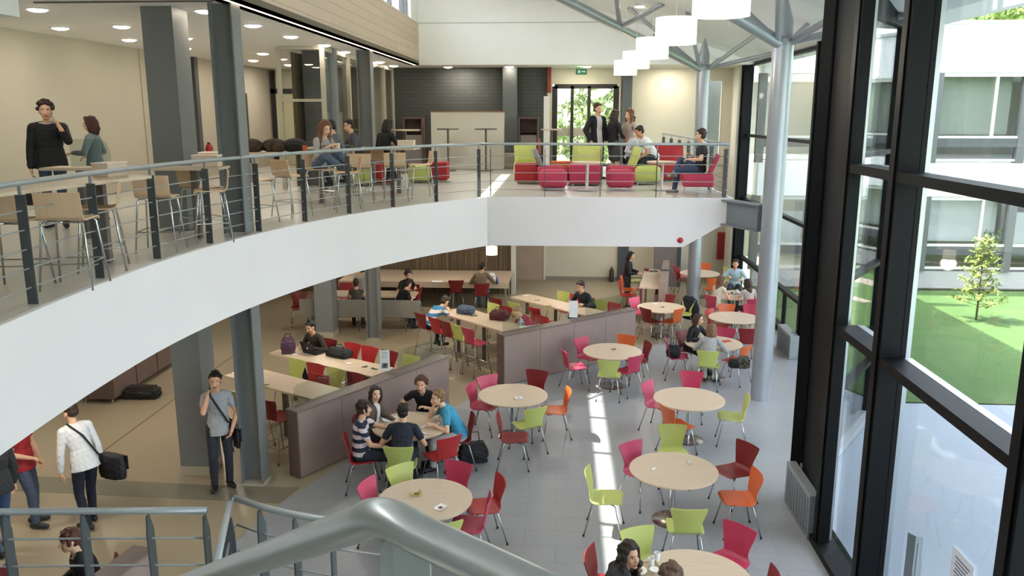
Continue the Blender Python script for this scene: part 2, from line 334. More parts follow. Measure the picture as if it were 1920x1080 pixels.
# --- near facade (window_1), jog (window_2), far facade (window_3)
w1 = tag(MB().box((XN - .02, -3, 0), (XN + .25, 11, .1)).build('window_1', BLACKM), kind='structure')
CAPM = M('b9bec2', .3, .8)
for y in (11.0, 9.78, 8.42, 5.72, 3.0, .3):
    top = roofz(XN)
    x0, dp = (XN + .13, .2) if y > 10.5 else ((XN, .17) if y > 9 else (XN, .3))
    p = MB().box((x0, y - .02, .0 if y < 10.5 else .62), (x0 + dp, y + .1, top)).box((x0 + .02, y - .07, 0.1 if y < 10.5 else .62), (x0 + .12, y - .02, top)).build('mullion', BLACKM, w1)
    MB().box((x0 + dp, y + .01, .0), (x0 + dp + (.06 if dp > .25 else .04), y + .07, top)).build('mullion_cap', CAPM, p)
struct('trim_7', MB().box((XN - .02, 9.85, 0), (XN + .3, 11.1, top)), BLACKM) if False else None
mb = MB().bar((XN + .1, 9.88, (top + .1) / 2), (XN + .2, 10.98, (top + .1) / 2), .1, top - .1); mb.build('infill_panel', M('0b0d0f', .6, .0, .2), w1)
for z in (2.9, 4.8):
    for y0, y1 in ((8.52, 9.7), (5.82, 8.35), (3.1, 5.65), (.4, 2.95), (-3, .3)):
        p = MB().box((XN + .02, y0, z - .05), (XN + .26, y1, z + .05)).build('transom', BLACKM, w1)
        MB().box((XN + .26, y0, z - .05), (XN + .34, y1, z + .05)).build('transom_cap', CAPM, p)
for y0, y1 in ((8.52, 9.76), (5.82, 8.4), (3.1, 5.7), (.4, 2.98), (-3, .3)):
    MB().box((XN + .24, y0, .1), (XN + .25, y1, top)).build('window_pane', GLASS, w1)
J0, J1 = V((XN + .1, 11.1, 0)), V((XF, 14.6, 0)); jd = (J1 - J0).normalized()
w2 = tag(MB().bar(J0 + V((0, 0, .06)), J1 + V((0, 0, .06)), .22, .12).build('window_2', M('8d9296', .5)), kind='structure')
for z, h_ in ((1.1, .07), (2.9, .07), (4.8, .07), (6.86, .1)): MB().bar(J0 + V((0, 0, z)), J1 + V((0, 0, z)), .14, h_).build('transom', BLACKM, w2)
for t in (0, .5, 1): MB().bar(J0.lerp(J1, t), J0.lerp(J1, t) + V((0, 0, 7.2)), .14, .12, jd).build('mullion', BLACKM, w2)
MB().bar(J0 + V((0, 0, 3.5)), J1 + V((0, 0, 3.5)), .012, 6.8).build('window_pane', GLASS, w2)
struct('wall_jog_top', MB().bar(J0 + V((0, 0, 7.3)), J1 + V((0, 0, 7.3)), .12, .8), BLACKM)
w3 = tag(MB().box((XF - .05, 14.6, 0), (XF + .1, YB, .14)).build('window_3', BLACKM), kind='structure')
for y in (14.6, 18.25, 25.6):
    p = MB().box((XF - .2, y, 0), (XF + .08, y + .28, 6.92)).box((XF - .24, y + .08, 0), (XF - .2, y + .2, 6.92)).build('mullion', BLACKM, w3)
    MB().box((XF + .08, y + .1, 0), (XF + .12, y + .2, 6.92)).build('mullion_cap', CAPM, p)
for z in (1.1, 2.9, 4.8, 6.85):
    for y0, y1 in ((14.88, 18.25), (18.53, 25.6), (25.88, YB)): MB().box((XF - .06, y0, z - .04), (XF + .08, y1, z + .04)).build('transom', BLACKM, w3)
for y in (20.4, 22.4): MB().box((XF - .03, y, .1), (XF + .05, y + .07, 1.1)).build('glazing_bar', BLACKM, w3)
for y0, y1 in ((14.88, 18.25), (18.53, 25.6), (25.88, YB)): MB().box((XF + .02, y0, .1), (XF + .03, y1, 6.9)).build('window_pane', GLASS, w3)
struct('trim_8', MB().box((XF - .24, YB - .9, 0), (XF - .1, YB, 6.9)), M('d9d4c6', .7))
# floor convectors beside the mullions
def convector(x0, y0, x1, y1, h, label):
    t = thing('convector_heater', label, 'heater', ((x0 + x1) / 2, (y0 + y1) / 2, .004)); hx, hy = (x1 - x0) / 2, (y1 - y0) / 2
    MB().box((-hx, -hy, 0), (hx, hy, h)).build('casing', M('9ea5a9', .45, .4), t, bev=.008); mb = MB()
    for k in range(9): mb.box((-hx - .006, -hy + .04 + k * (2 * hy - .08) / 9, .06), (-hx, -hy + .04 + (k + .55) * (2 * hy - .08) / 9, h - .06))
    mb.build('grille', M('7e868b', .4, .5), t)
convector(3.25, 9.95, 3.38, 11.05, .62, 'grey floor convector casing at the foot of the nearest wide black mullions')
convector(5.2, 18.1, 5.4, 19.2, .55, 'grey floor convector under the glass wall beyond the steel column')
# --- doors
d1 = tag(MB().box((-.2, 26.98, 6.22), (1.8, 27.08, 6.36)).build('door_1', M('23211f', .5)), kind='structure')
mb = MB()
for x0, x1 in ((-.26, -.1), (1.68, 1.85), (.32, .42), (.86, .96)): mb.box((x0, 26.98, UF), (x1, 27.1, 6.3))
mb.box((-.2, 26.98, UF), (1.8, 27.08, UF + .08)); mb.build('door_frame', M('23211f', .5), d1)
MB().box((-.1, 27.02, UF), (1.7, 27.03, 6.25)).build('door_pane', GLASS, d1)
mb = MB().box((-.1, 27.0, 4.74), (1.7, 27.06, 4.98)); mb.build('door_rail', M('a79f8c', .6), d1)
MB().tube([(.3, 26.95, 4.5), (.3, 26.95, 5.1)], .015).build('door_handle', CHROME, d1)
d2 = tag(MB().box((-1.46, 26.96, 0), (-.5, 27.0, 2.5)).build('door_2', M('b59f8b', .6, kind='wood')), kind='structure')
MB().box((-.5, 26.95, 0), (-.44, 27.0, 2.6)).build('door_frame', M('d7d2c5', .6), d2)
d3 = tag(MB().box((XL, 23.6, UF), (XL + .05, 24.7, UF + 2.15)).build('door_3', M('a98c64', .6, kind='wood')), kind='structure')
MB().box((XL, 23.5, UF), (XL + .06, 23.6, UF + 2.25)).box((XL, 24.7, UF), (XL + .06, 24.8, UF + 2.25)).box((XL, 23.6, UF + 2.15), (XL + .06, 24.7, UF + 2.25)).build('door_frame', M('3a3834', .5), d3)
MB().box((XL + .05, 24.4, UF + 1.0), (XL + .08, 24.55, UF + 1.12)).build('door_plate', M('d8d8d4', .4), d3)
struct('trim_9', MB().box((XL, 21.2, UF), (XL + .1, 21.4, CZ)), M('4e5254', .6))
d4 = tag(MB().box((-9.4, 26.9, UF), (-9.25, 27, CZ - .05)).box((-8.4, 26.9, UF), (-8.25, 27, CZ - .05)).box((-9.4, 26.9, UF + 2.3), (-8.25, 27, UF + 2.45)).build('door_4', M('1d1c1b', .5)), kind='structure')
MB().box((-9.25, 26.95, UF), (-8.4, 26.97, UF + 2.3)).build('door_leaf', M('c8bf9e', .6), d4)
d5 = tag(MB().box((4.62, YB + .02, 4.15), (4.66, YB + .12, 6.45)).box((5.08, YB + .02, 4.15), (5.12, YB + .12, 6.45)).build('window_5', M('c8c2b4', .6)), kind='structure')
MB().box((4.66, YB + .1, 4.15), (5.08, YB + .11, 6.45)).build('window_pane', GLASS, d5); MB().box((4.6, YB + .6, 4.1), (5.2, YB + .7, 6.5)).build('window_blind', M('6c7478', .7), d5)
d6 = tag(MB().box((1.95, 26.9, 0), (2.3, 26.98, 2.6)).build('door_5', M('474d52', .5)), kind='structure')
# rust-brown stair flight under the gallery at the back (seen beside the bar)
# --- columns
def box_column(x0, y0, label):
    t = thing('column', label, 'column', (x0 + .22, y0 + .24, 0), kind='structure')
    MB().box((-.22, -.24, .14), (.22, .24, SB)).box((-.22, -.24, UF), (.22, .24, CZ)).build('shaft', GREYC, t, bev=.004); MB().box((-.225, -.245, 0), (.225, .245, .14)).build('plinth', M('b0a894', .5), t)
def h_column(x, y, label):
    t = thing('column', label, 'column', (x, y, 0), kind='structure'); mb = MB()
    for z0, z1 in ((0, SB), (UF, CZ)): mb.box((-.16, -.15, z0), (-.14, .15, z1)).box((.14, -.15, z0), (.16, .15, z1)).box((-.14, -.008, z0), (.14, .008, z1))
    mb.build('shaft', GREYC, t); MB().box((-.17, -.16, 0), (.17, .16, .04)).build('plinth', M('b0a894', .5), t)
box_column(-5.74, 11.43, 'wide grey boxed column behind the young man on the phone'); box_column(-5.98, 19.35, 'wide grey boxed column before the grey bench in the back')
h_column(-4.5, 11.25, 'dark grey steel H-section column beside the young man on the phone'); h_column(-4.5, 19.3, 'thin dark grey steel column standing in front of the grey bench')
def tree_column(x, y, label, arms):
    t = thing('steel_column', label, 'column', (x, y, 0), kind='structure'); zt = 6.72
    MB().lathe([(.185, 0), (.185, 6.6), (.178, 6.605), (.178, 6.62), (.185, 6.625), (.185, zt), (.12, zt + .06)], n=28).build('shaft', STEEL, t, smooth=40)
    MB().lathe([(.15, zt), (.15, zt + .3), (.02, roofz(x) + .02)], n=20).build('cone', STEEL, t, smooth=40)
    for ex, ey, r in arms:
        a = V((.12 * (1 if ex > x else -1), .1 * (1 if ey > y else -1), zt - .06)); b = V((ex - x, ey - y, roofz(ex) - .02))
        if r > .1: b.z = min(b.z, 8.25)
        br = MB().tube([a, b], r, 12).build('branch', STEEL, t, smooth=40)
        if r > .1:
            for tt, dx, dy in ((.55, -.2, -.9), (.55, .9, -1.2)):
                m_ = a.lerp(b, tt); e = m_ + V((dx, dy, 0)); e.z = roofz(e.x + x) - .01; MB().tube([m_, e], .06, 10).build('strut', STEEL, br, smooth=40)
ARMS = lambda x, y: [(x - 4.4, y - 3.9, .11), (x - 2.2, y - 1.2, .055), (x - 1.0, y - 3.4, .055), (x + .6, y - 3.6, .055), (x + 1.5, y - 1.5, .055), (x + .9, y + 1.8, .05), (x - 1.6, y + 1.6, .05)]
tree_column(3.94, 15.43, 'nearer round silver steel column branching up to the roof', ARMS(3.94, 15.43)); tree_column(3.94, 23.75, 'farther round silver steel column passing the gallery end', ARMS(3.94, 23.75))
A_, B_ = V((3.8, 15.62, 0)), V((2.7, 17.9, 0))
mb = MB().bar(A_ + V((0, 0, 3.5)), B_ + V((0, 0, 3.5)), .03, .48).bar(A_ + V((0, 0, 3.74)), B_ + V((0, 0, 3.74)), .24, .03).bar(A_ + V((0, 0, 3.26)), B_ + V((0, 0, 3.26)), .24, .03).bar(A_ + V((0, 0, 3.25)), A_ + V((0, 0, 3.755)), .24, .03, (A_ - B_))
tag(mb.build('steel_beam', M('7d848a', .5, .3)), 'grey steel I-beam tying the gallery end to the round column', 'beam', kind='structure')
# ================================================================ FITTINGS
# --- recessed downlights of the gallery ceiling
n_dl = [0]
def downlight(x, y, label, grp='recessed ceiling downlights of the gallery', z=CZ):
    t = thing('ceiling_downlight', label, 'downlight', (x, y, z), group=grp)
    MB().lathe([(.14, -.012), (.165, -.012), (.165, 0), (.14, 0)], n=20).build('trim_ring', M('d9d9d6', .3), t, smooth=40)
    MB().lathe([(.001, -.042), (.06, -.039), (.11, -.026), (.135, -.01), (.14, -.002)], n=20).build('diffuser', M('ffedd8', .4, kind='emit', k=15), t)
for u, v, lb in ((70, 17, 'nearest the hanging white box'), (113, 52, 'above the man in the black jacket'), (228, 49, 'in front of the wide boxed column'), (242, 74, 'just left of the wide boxed column, near the wall'), (384, 20, 'between the two near grey columns'), (347, 71, 'right behind the edge of the wide boxed column'), (347, 90, 'deep behind the wide boxed column'), (474, 47, 'just right of the near steel column'), (545, 68, 'before the glass lobby'), (493, 100, 'left of the glass lobby, in front'), (475, 113, 'left of the glass lobby, behind'), (608, 84, 'above the right edge of the glass lobby'), (646, 97, 'left of the far dark steel column'), (712, 116, 'right of the far dark steel column'), (738, 123, 'at the far end of the light strip')):
    p = g(u, v, CZ); downlight(p.x, p.y, 'round recessed downlight ' + lb)
for x_, y_, lb in ((-8.5, 21.6, 'added to brighten the beige side wall beyond the upright dark trim'), (-8.0, 24.6, 'added to brighten the beige corner deep behind the glass lobby')): downlight(x_, y_, 'round recessed downlight ' + lb)  # two extra downlights added to brighten the dim beige walls
for u, lb in ((840, 'over the white bar front'), (955, 'over the grey pilaster'), (1100, 'above the green exit sign')):
    downlight(g(u, 126, CZ).x * 26 / g(u, 126, CZ).y, 26.0, 'round recessed downlight ' + lb)
t = tag(MB().box((-4.318, -3, CZ - .012), (-4.30, 24.9, CZ + .0)).build('cove_light', M('ffe6c0', .4, kind='emit', k=2.6)), 'warm linear light strip running under the wood-clad edge of the gallery ceiling', 'light strip')
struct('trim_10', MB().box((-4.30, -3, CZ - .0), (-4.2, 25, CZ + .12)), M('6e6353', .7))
# ceiling lights of the ground floor under the gallery
for x, y in ((-8.3, 9.0), (-6.2, 9.0), (-8.0, 12.5), (-6.3, 14.0), (-3.9, 14.6), (-8.0, 17.5), (-5.2, 17.6), (-2.6, 17.8), (-6.5, 22.5), (-3.2, 22.5), (0, 19.5), (0.3, 23.5), (2.3, 20), (2.2, 25)):
    ld = bpy.data.lights.new('unseen_ceiling_lamp', 'AREA'); ld.shape = 'DISK'; ld.size = .25; ld.energy = 11; ld.color = (1, .9, .76)
    lo = bpy.data.objects.new('unseen_ceiling_lamp', ld); C.objects.link(lo); lo.location = (x, y, SB - .01)
for x, y in ((-7.6, 10.0), (-7.8, 14.0), (-7.6, 18.0), (-7.6, 21.5), (-8.2, 25.2), (-3.4, 22), (-3.0, 25.9), (.6, 26), (3.4, 26.2)):  # unseen lights without fittings, added to brighten the gallery walls and far end
    ld = bpy.data.lights.new('unseen_ceiling_lamp', 'AREA'); ld.shape = 'DISK'; ld.size = .25; ld.energy = 9 if y < 20 else 16; ld.color = (1, .92, .8)
    lo = bpy.data.objects.new('unseen_ceiling_lamp', ld); C.objects.link(lo); lo.location = (x, y, CZ - .01)
# --- drum pendants
SHADE = M('fff4e2', .7, kind='emit', k=.42); SHADE_IN = M('fff0d0', .6, kind='emit', k=.3)
def pendant(x, y, zb, r, h, ztop, label, e):
    t = thing('pendant_lamp', label, 'pendant lamp', (x, y, zb), group='white drum pendant lamps')
    MB().lathe([(r, 0), (r, h), (r - .01, h), (r - .01, 0), (r, 0)], n=40).build('lamp_shade', SHADE, t, smooth=40)
    MB().lathe([(.001, .03), (r - .012, .03), (r - .012, .036), (.001, .036)], n=32).build('diffuser', SHADE_IN, t)
    MB().tube([(0, 0, h - .1), (0, 0, ztop - zb)], .004, 6).box((-r, -.006, h - .02), (r, .006, h - .01)).build('cord', M('d0d0d0', .5), t)
    ld = bpy.data.lights.new('pendant', 'POINT'); ld.energy = e; ld.shadow_soft_size = .15; ld.color = (1, .9, .75)
    lo = bpy.data.objects.new('pendant', ld); C.objects.link(lo); lo.location = (x, y, zb + h / 2); lo.location.z = zb - .1
for y, lb in ((9.2, 'largest white drum pendant lamp, nearest, cut by the top edge'), (12.7, 'second white drum pendant lamp in the receding row'), (15.9, 'third and middle white drum pendant lamp of the row'), (19.2, 'fourth white drum pendant lamp, before the last'), (22.3, 'smallest white drum pendant lamp at the far end of the row')):
    pendant(1.68, y, 6.42, .3, .37, roofz(1.68), lb, 14)
p = g(922, 476, 2.3); pendant(p.x, p.y, 2.28, .13, .19, SB, 'small lit drum pendant lamp just below the gallery slab', 6)
# --- hanging white box, exit sign, alarm etc.
p = g(-5, 28, 6.4)
tag(MB().box((p.x - 1.3, p.y - .2, 6.4), (p.x + .08, p.y + .25, 6.62)).box((p.x - .3, p.y, 6.62), (p.x - .26, p.y + .04, CZ - .005)).build('projector_box', M('e8e8e6', .5), None, bev=.01), 'white box unit hanging from the gallery ceiling at the top left corner', 'ceiling unit')
t = thing('exit_sign', 'small green emergency exit sign hanging above the glazed door', 'exit sign', (.62, 25.9, 6.6))
MB().box((-.17, -.03, 0), (.17, .03, .17)).box((-.01, -.01, .17), (.01, .01, .25)).build('sign_box', M('2f6a4c', .4, kind='emit', k=.25), t)
MB().box((-.1, -.034, .05), (-.03, -.03, .13)).box((.0, -.034, .075), (.08, -.03, .105)).add([(.08, -.033, .05), (.13, -.033, .09), (.08, -.033, .13)], [(0, 1, 2)]).build('pictogram', M('dfeee4', .5), t)
p = g(1266, 451, 2.9)
t = thing('fire_alarm', 'small round red alarm bell on the white gallery front', 'alarm', (2.44, 16.56, 2.93)); R_ = Matrix.Rotation(PI / 2, 3, 'X')
mb = MB().lathe([(.001, .05), (.03, .048), (.05, .03), (.052, 0)], n=20); mb.v = [R_ @ q for q in mb.v]; mb.build('dome', M('b3232e', .4), t, smooth=40)
mb = MB().lathe([(.06, 0), (.06, .012), (.05, .014)], n=20); mb.v = [R_ @ q for q in mb.v]; mb.build('mount_plate', M('c8383f', .5), t)
t = thing('fire_hose_cabinet', 'red fire equipment panel on the white end wall beside the glass', 'fire cabinet', (5.3, YB - .02, .75))
MB().box((-.12, -.06, 0), (.12, .02, .9)).build('cabinet', M('a8202a', .5), t, bev=.01); MB().box((-.09, -.065, .05), (.09, -.06, .85)).build('door', M('8e1820', .5), t)
def extinguisher(x, y, z, label, col='a81c22'):
    t = thing('fire_extinguisher', label, 'fire extinguisher', (x, y, z))
    MB().lathe([(.075, 0), (.08, .02), (.08, .36), (.05, .43), (.025, .46)], n=18).build('cylinder', M(col, .4), t, smooth=40); MB().box((-.02, -.04, .46), (.02, .06, .5)).tube([(0, .05, .47), (.06, .09, .4), (.08, .06, .15)], .01, 6).build('valve_hose', M('1b1b1b', .5), t)
extinguisher(-.68, 25.9, UF + .45, 'red fire extinguisher hung beside the white panel edge on the gallery'); extinguisher(1.75, 26.8, .0, 'small dark extinguisher standing by the back wall on the ground floor', '3c3230')
extinguisher(-9.37, 21.75, UF + .4, 'red fire extinguisher on the gallery side wall, peeking out beside the wide boxed column')
x_, y_ = (1200 - 960) / F, (11 - 540) / F; dn_ = math.sin(TH) + y_ * math.cos(TH); fw_ = math.cos(TH) - y_ * math.sin(TH); dx_ = x_ * math.cos(PS) - fw_ * math.sin(PS); dy_ = x_ * math.sin(PS) + fw_ * math.cos(PS); s_ = (6.9 + .32 * XF - CH) / (-dn_ + .32 * dx_)
downlight(dx_ * s_, dy_ * s_, 'single bright downlight in the sloping white roof above the pendant row', None, CH - dn_ * s_ - .005)
# --- railings
def railing(name, label, line, z, posts, hh=1.05, r=.026, bars=5, post_w=.09, zs=None):
    t = thing(name, label, 'railing', (line[0].x, line[0].y, z)); o = V((line[0].x, line[0].y, 0)); zz = lambda h: [V((p.x - o.x, p.y - o.y, (p.z if len(p) > 2 else 0) + h)) for p in line]
    MB().tube(zz(hh), r, 12).build('handrail', RAIL, t, smooth=True)
    for k in range(bars): MB().tube(zz(.14 + k * (hh - .26) / (bars - .3)), .007, 6).build('rail_bar', RAIL, t, smooth=True)
    for p, d in posts:
        pz = p.z if len(p) > 2 else 0; b = V((p.x - o.x, p.y - o.y, pz)); n = V((-d.y, d.x, 0)).normalized()
        po = MB().bar(b - V((0, 0, .1)), b + V((0, 0, hh - .1)), .012, post_w, V((d.x, d.y, 0)).cross(V((0, 0, 1)))).build('post', M('4c5153', .5, .1), t)
        MB().bar(b + V((0, 0, hh - .1)), b + V((0, 0, hh - .01)), .012, .03, n).build('post_bracket', RAIL, po)
    return t
inner = [V((p.x, p.y)) for p in offset(fine, -.12)]
cum = [0]
for i in range(1, len(inner)): cum.append(cum[-1] + (inner[i] - inner[i - 1]).length)
def at_len(s):
    for i in range(1, len(inner)):
        if cum[i] >= s: t_ = (s - cum[i - 1]) / (cum[i] - cum[i - 1]); return inner[i - 1].lerp(inner[i], t_), (inner[i] - inner[i - 1]).normalized()
    return inner[-1], (inner[-1] - inner[-2]).normalized()
st_ = cum[-1]; posts = [at_len(st_ - .05 - k * 1.17) for k in range(14) if st_ - .05 - k * 1.17 > 0]
railing('gallery_railing', 'curved grey steel railing along the white gallery edge', [V((p.x, p.y, 0)) for p in inner], UF, [(V((p.x, p.y, 0)), V((d.x, d.y, 0))) for p, d in posts])
xs = [-1.4, -.3, .82, 1.94, 3.3]
railing('gallery_railing', 'straight grey steel railing in front of the red lounge seats', [V((inner[-1].x, inner[-1].y, 0)), V((-1.3, 16.72, 0)), V((3.36, 16.74, 0))], UF, [(V((x, 16.72, 0)), V((1, 0, 0))) for x in xs])
railing('gallery_railing', 'side railing running back from the gallery corner toward the end wall', [V((3.36, 16.9, 0)), V((3.2, 26.3, 0))], UF, [(V((3.35 - (y - 17) * .016, y, 0)), V((0, 1, 0))) for y in (17.0, 18.5, 20, 21.5, 23, 24.5, 26.1)], bars=4)
# stair railings in the foreground
def plate_rail(label, pts, z, posts, bars=5, hh=1.05):
    o = V((pts[0].x, pts[0].y, z)); t = thing('stair_railing', label, 'railing', o)
    MB().tube([p + V((0, 0, hh)) - V((o.x, o.y, 0)) for p in pts], .022, 12).build('handrail', RAIL, t, smooth=True)
    for k in range(bars): MB().tube([p + V((0, 0, hh - .19 * (k + 1))) - V((o.x, o.y, 0)) for p in pts], .007, 6).build('rail_bar', RAIL, t, smooth=True)
    for p, d in posts:
        b = V((p.x - o.x, p.y - o.y, p.z)); d = V((d[0], d[1], 0)).normalized()
        a = b + V((0, 0, -.15)); c = b + V((0, 0, hh - .02)); m_ = b + V((0, 0, hh - .14)); nn = V((-d.y, d.x, 0)); vs = []
        for s_ in (-.006, .006): vs += [q + d * s_ for q in (a - nn * .045, a + nn * .045, m_ + nn * .045, c + nn * .0, c - nn * .03, m_ - nn * .045)]
        MB().add(vs, [(0, 1, 2, 3, 4, 5)[::-1], (6, 7, 8, 9, 10, 11)] + [(i, (i + 1) % 6, 6 + (i + 1) % 6, 6 + i) for i in range(6)]).build('post', M('4c5254', .5, .1), t)
LZ = 1.89
def lp(u, v): p = g(u, v, LZ + 1.05); return V((p.x, p.y, 0))
A = [lp(-160, 962), lp(0, 960), lp(200, 958), lp(388, 957)]
plate_rail('short grey landing railing with thin bars at the lower left corner', A, LZ, [(lp(u, 959), (1, .05)) for u in (8, 155, 278, 384)])
B = [lp(405, 1060), lp(418, 1000), lp(430, 945), lp(440, 934), lp(500, 953), lp(560, 966), lp(620, 976), lp(700, 986), lp(790, 994)]
plate_rail('grey landing railing bending at a corner behind the big foreground handrail', B, LZ, [(B[0], (0, 1)), (lp(425, 965), (0, 1)), (lp(488, 950), (1, -.2)), (lp(553, 965), (1, -.1)), (lp(622, 976), (1, 0))])
mb = MB().box((-5.5, 1.6, LZ - .2), (-.9, 4.5, LZ)); struct('floor_landing', mb, M('a8a7a0', .5, kind='speck'))
struct('floor_stair_head', MB().box((-.35, -3, UF - .25), (XN - .05, .95, UF)), M('a8a7a0', .5, kind='speck'))
# big handrail right at the camera
cn = V((-.235, 1.0, 4.875)); lft = g(380, 1085, 4.36); far = lft + (lft - cn) * 1.1; rt = g(965, 1085, 4.84)
t = thing('handrail', 'large round grey metal handrail bending close to the camera', 'handrail', cn); R0 = .0265
def q3(a, b, c, n=8): return [a * (1 - s) ** 2 + b * 2 * s * (1 - s) + c * s * s for s in [k / n for k in range(n + 1)]]
dl = (lft - cn).normalized(); dr = (rt - cn).normalized()
pts = [far - cn, lft - cn] + q3(dl * .06, V((0, 0, .012)), dr * .06) + [rt - cn, (rt - cn) * 2.2]
MB().tube(pts, R0, 28).build('tube', M('9a9f9f', .3, .55), t, smooth=True)
pp = V((.012, .01, -.03)); mb = MB().add([pp + V(q_) for q_ in ((-.035, 0, -.9), (.06, .012, -.9), (.05, .012, -.02), (.0, 0, -.0), (-.015, 0, -.02), (-.035, .012, -.9), (.06, .024, -.9), (.05, .024, -.02), (.0, .012, .0), (-.015, .012, -.02))], [(0, 1, 2, 3, 4), (9, 8, 7, 6, 5)] + [(i, 5 + i, 5 + (i + 1) % 5, (i + 1) % 5) for i in range(5)])
mb.build('post_plate', M('8d9393', .5, .2), t)
mb = MB()
for k in range(11): mb.box((-.9, .95 + k * .0, 0), (-.9, .95, 0)) if False else None
nst = 10; d_ = V((lft.x - cn.x, lft.y - cn.y, 0)).normalized(); n_ = V((-d_.y, d_.x, 0))
for k in range(nst):
    c_ = V((-.45, .75, 0)) + d_ * (.15 + k * .28) + V((0, 0, UF - (k + 1) * .17)); mb.bar(c_ - n_ * .0 + n_ * -0.05 + n_ * .1, c_ + n_ * 1.2, .28, .05)
tag(mb.build('stair_flight', M('a8a7a0', .5, kind='speck')), kind='structure')
# ---------------------------------------------------------------- partitions
def partition(label, a, b, h, th, npan, glass_spans, sign):
    d = (b - a); L_ = d.length; d.normalize(); n = V((-d.y, d.x, 0)); rz = math.atan2(d.y, d.x)
    t = thing('partition_wall', label, 'partition', (a.x, a.y, .004), rz)
    MB().box((0, 0, .0), (L_, th, h - .03)).build('core', M('7d6c66', .6, kind='wood'), t)
    for k in range(npan): MB().box((k * L_ / npan + .004, -.012, .03), ((k + 1) * L_ / npan - .004, 0, h - .03)).build('panel', PART, t)
    MB().box((-.02, -.025, h - .03), (L_ + .02, th + .02, h)).build('cap_rail', M('75645e', .5, kind='wood'), t)
    MB().box((-.02, -.012, 0), (0, th, h - .03)).build('end_panel', M('6e5850', .55, kind='wood'), t)
    return t, d, n
p1a, p1b = g(557, 772, 1.07), g(840, 668, 1.07); p2a, p2b = g(945, 629, 1.07), g(1192, 580, 1.07)
partition('shorter brown wood partition behind the table of five students', V((p1a.x, p1a.y, 0)), V((p1b.x, p1b.y, 0)), 1.07, .22, 4, (), 0)
partition('longer brown wood partition with a blank sign holder, at the centre back', V((p2a.x, p2a.y, 0)), V((p2b.x, p2b.y, 0)), 1.07, .22, 4, (), 0)
def screen(a, b, h, label):
    d = b - a; L_ = d.length; pr = [(0, 0), (L_, 0), (L_, h * .55), (L_ * .93, h * .85), (L_ * .8, h), (L_ * .06, h), (.0, h * .9)]
    m_ = MB().add([(x, -.004, z) for x, z in pr] + [(x, .004, z) for x, z in pr], [tuple(range(7)), tuple(range(7, 14))[::-1]] + [(i, 7 + i, 7 + (i + 1) % 7, (i + 1) % 7) for i in range(7)])
    o = m_.build('acrylic_screen', ACRYL); o.location = a + V((0, 0, .002)); o.rotation_euler.z = math.atan2(d.y, d.x); tag(o, label, 'screen', 'clear screens on the partitions')
d1_ = (p1b - p1a); d2_ = (p2b - p2a); n1 = V((-d1_.y, d1_.x, 0)).normalized() * .14; n2 = V((-d2_.y, d2_.x, 0)).normalized() * .14
for p_, d_, n_, s0, s1, lb in ((p1a, d1_, n1, .02, .36, 'clear acrylic screen on the near end of the shorter partition'), (p1a, d1_, n1, .66, .98, 'clear acrylic screen beside the printed sign on the shorter partition'), (p2a, d2_, n2, .02, .3, 'clear acrylic screen on the near end of the longer partition'), (p2a, d2_, n2, .62, .97, 'clear acrylic screen on the far end of the longer partition')):
    screen(p_ + d_ * s0 + n_, p_ + d_ * s1 + n_, .36, lb)
def sign(u, v, z, w_, h_, label, lines):
    p = g(u, v, z); t = thing('sign_holder', label, 'sign', p, math.radians(6))
    MB().box((-w_ / 2, -.004, 0), (w_ / 2, .004, h_)).box((-w_ / 2, -.05, 0), (w_ / 2, .05, .006)).build('holder', M('f4f6f6', .4), t)
    if lines:
        mb = MB()
        for k in range(4): mb.box((-w_ * .3, -.006, h_ * (.88 - k * .09)), (w_ * (.3 - .07 * (k % 2)), -.004, h_ * (.9 - k * .09)))
        mb.build('print_lines', M('8c9296', .8), t)
        MB().box((-w_ * .3, -.006, h_ * .1), (w_ * .3, -.004, h_ * .36)).build('print_picture', M('7b8288', .8, kind='camo'), t)
sign(722, 694, 1.07, .17, .36, 'white printed sign in a holder on the shorter partition', True)
sign(1075, 594, 1.07, .19, .36, 'blank white sign holder on the longer partition', False)
# ================================================================ CHAIRS
LIME, RASP, DRED, ORNG, RED, RASP_LIT = 'bcc56e', 'b93a58', '7c1e22', 'd0622f', 'ac2b2e', 'cc4e6c'  # pink is raspberry with its gloss highlight put into the colour
PROF = [(.215, .442, .17), (.205, .458, .195), (.17, .463, .208), (.09, .462, .218), (0, .452, .222), (-.09, .446, .22), (-.15, .452, .205), (-.185, .472, .175), (-.203, .50, .158), (-.214, .55, .158), (-.226, .61, .168), (-.242, .68, .188), (-.26, .755, .21), (-.274, .815, .222), (-.279, .832, .214)]
SPLIT = 8
def shell_rows(prof, a, b, n=9, dz=0.0):
    rows = []
    for x, z, hw in prof[a:b]:
        back = max(0, min(1, (z - .47) / .1)); r = []
        for j in range(n):
            y = (j / (n - 1) * 2 - 1); r.append((x + back * .035 * y * y, y * hw, z + dz + (1 - back) * .012 * y * y))
        rows.append(r)
    return rows
KIT = {}
def kit(key, fn):
    if key not in KIT: KIT[key] = fn()
    return KIT[key]
def chair_mats(col): return M(col, .38, spec=.45, kind=None)
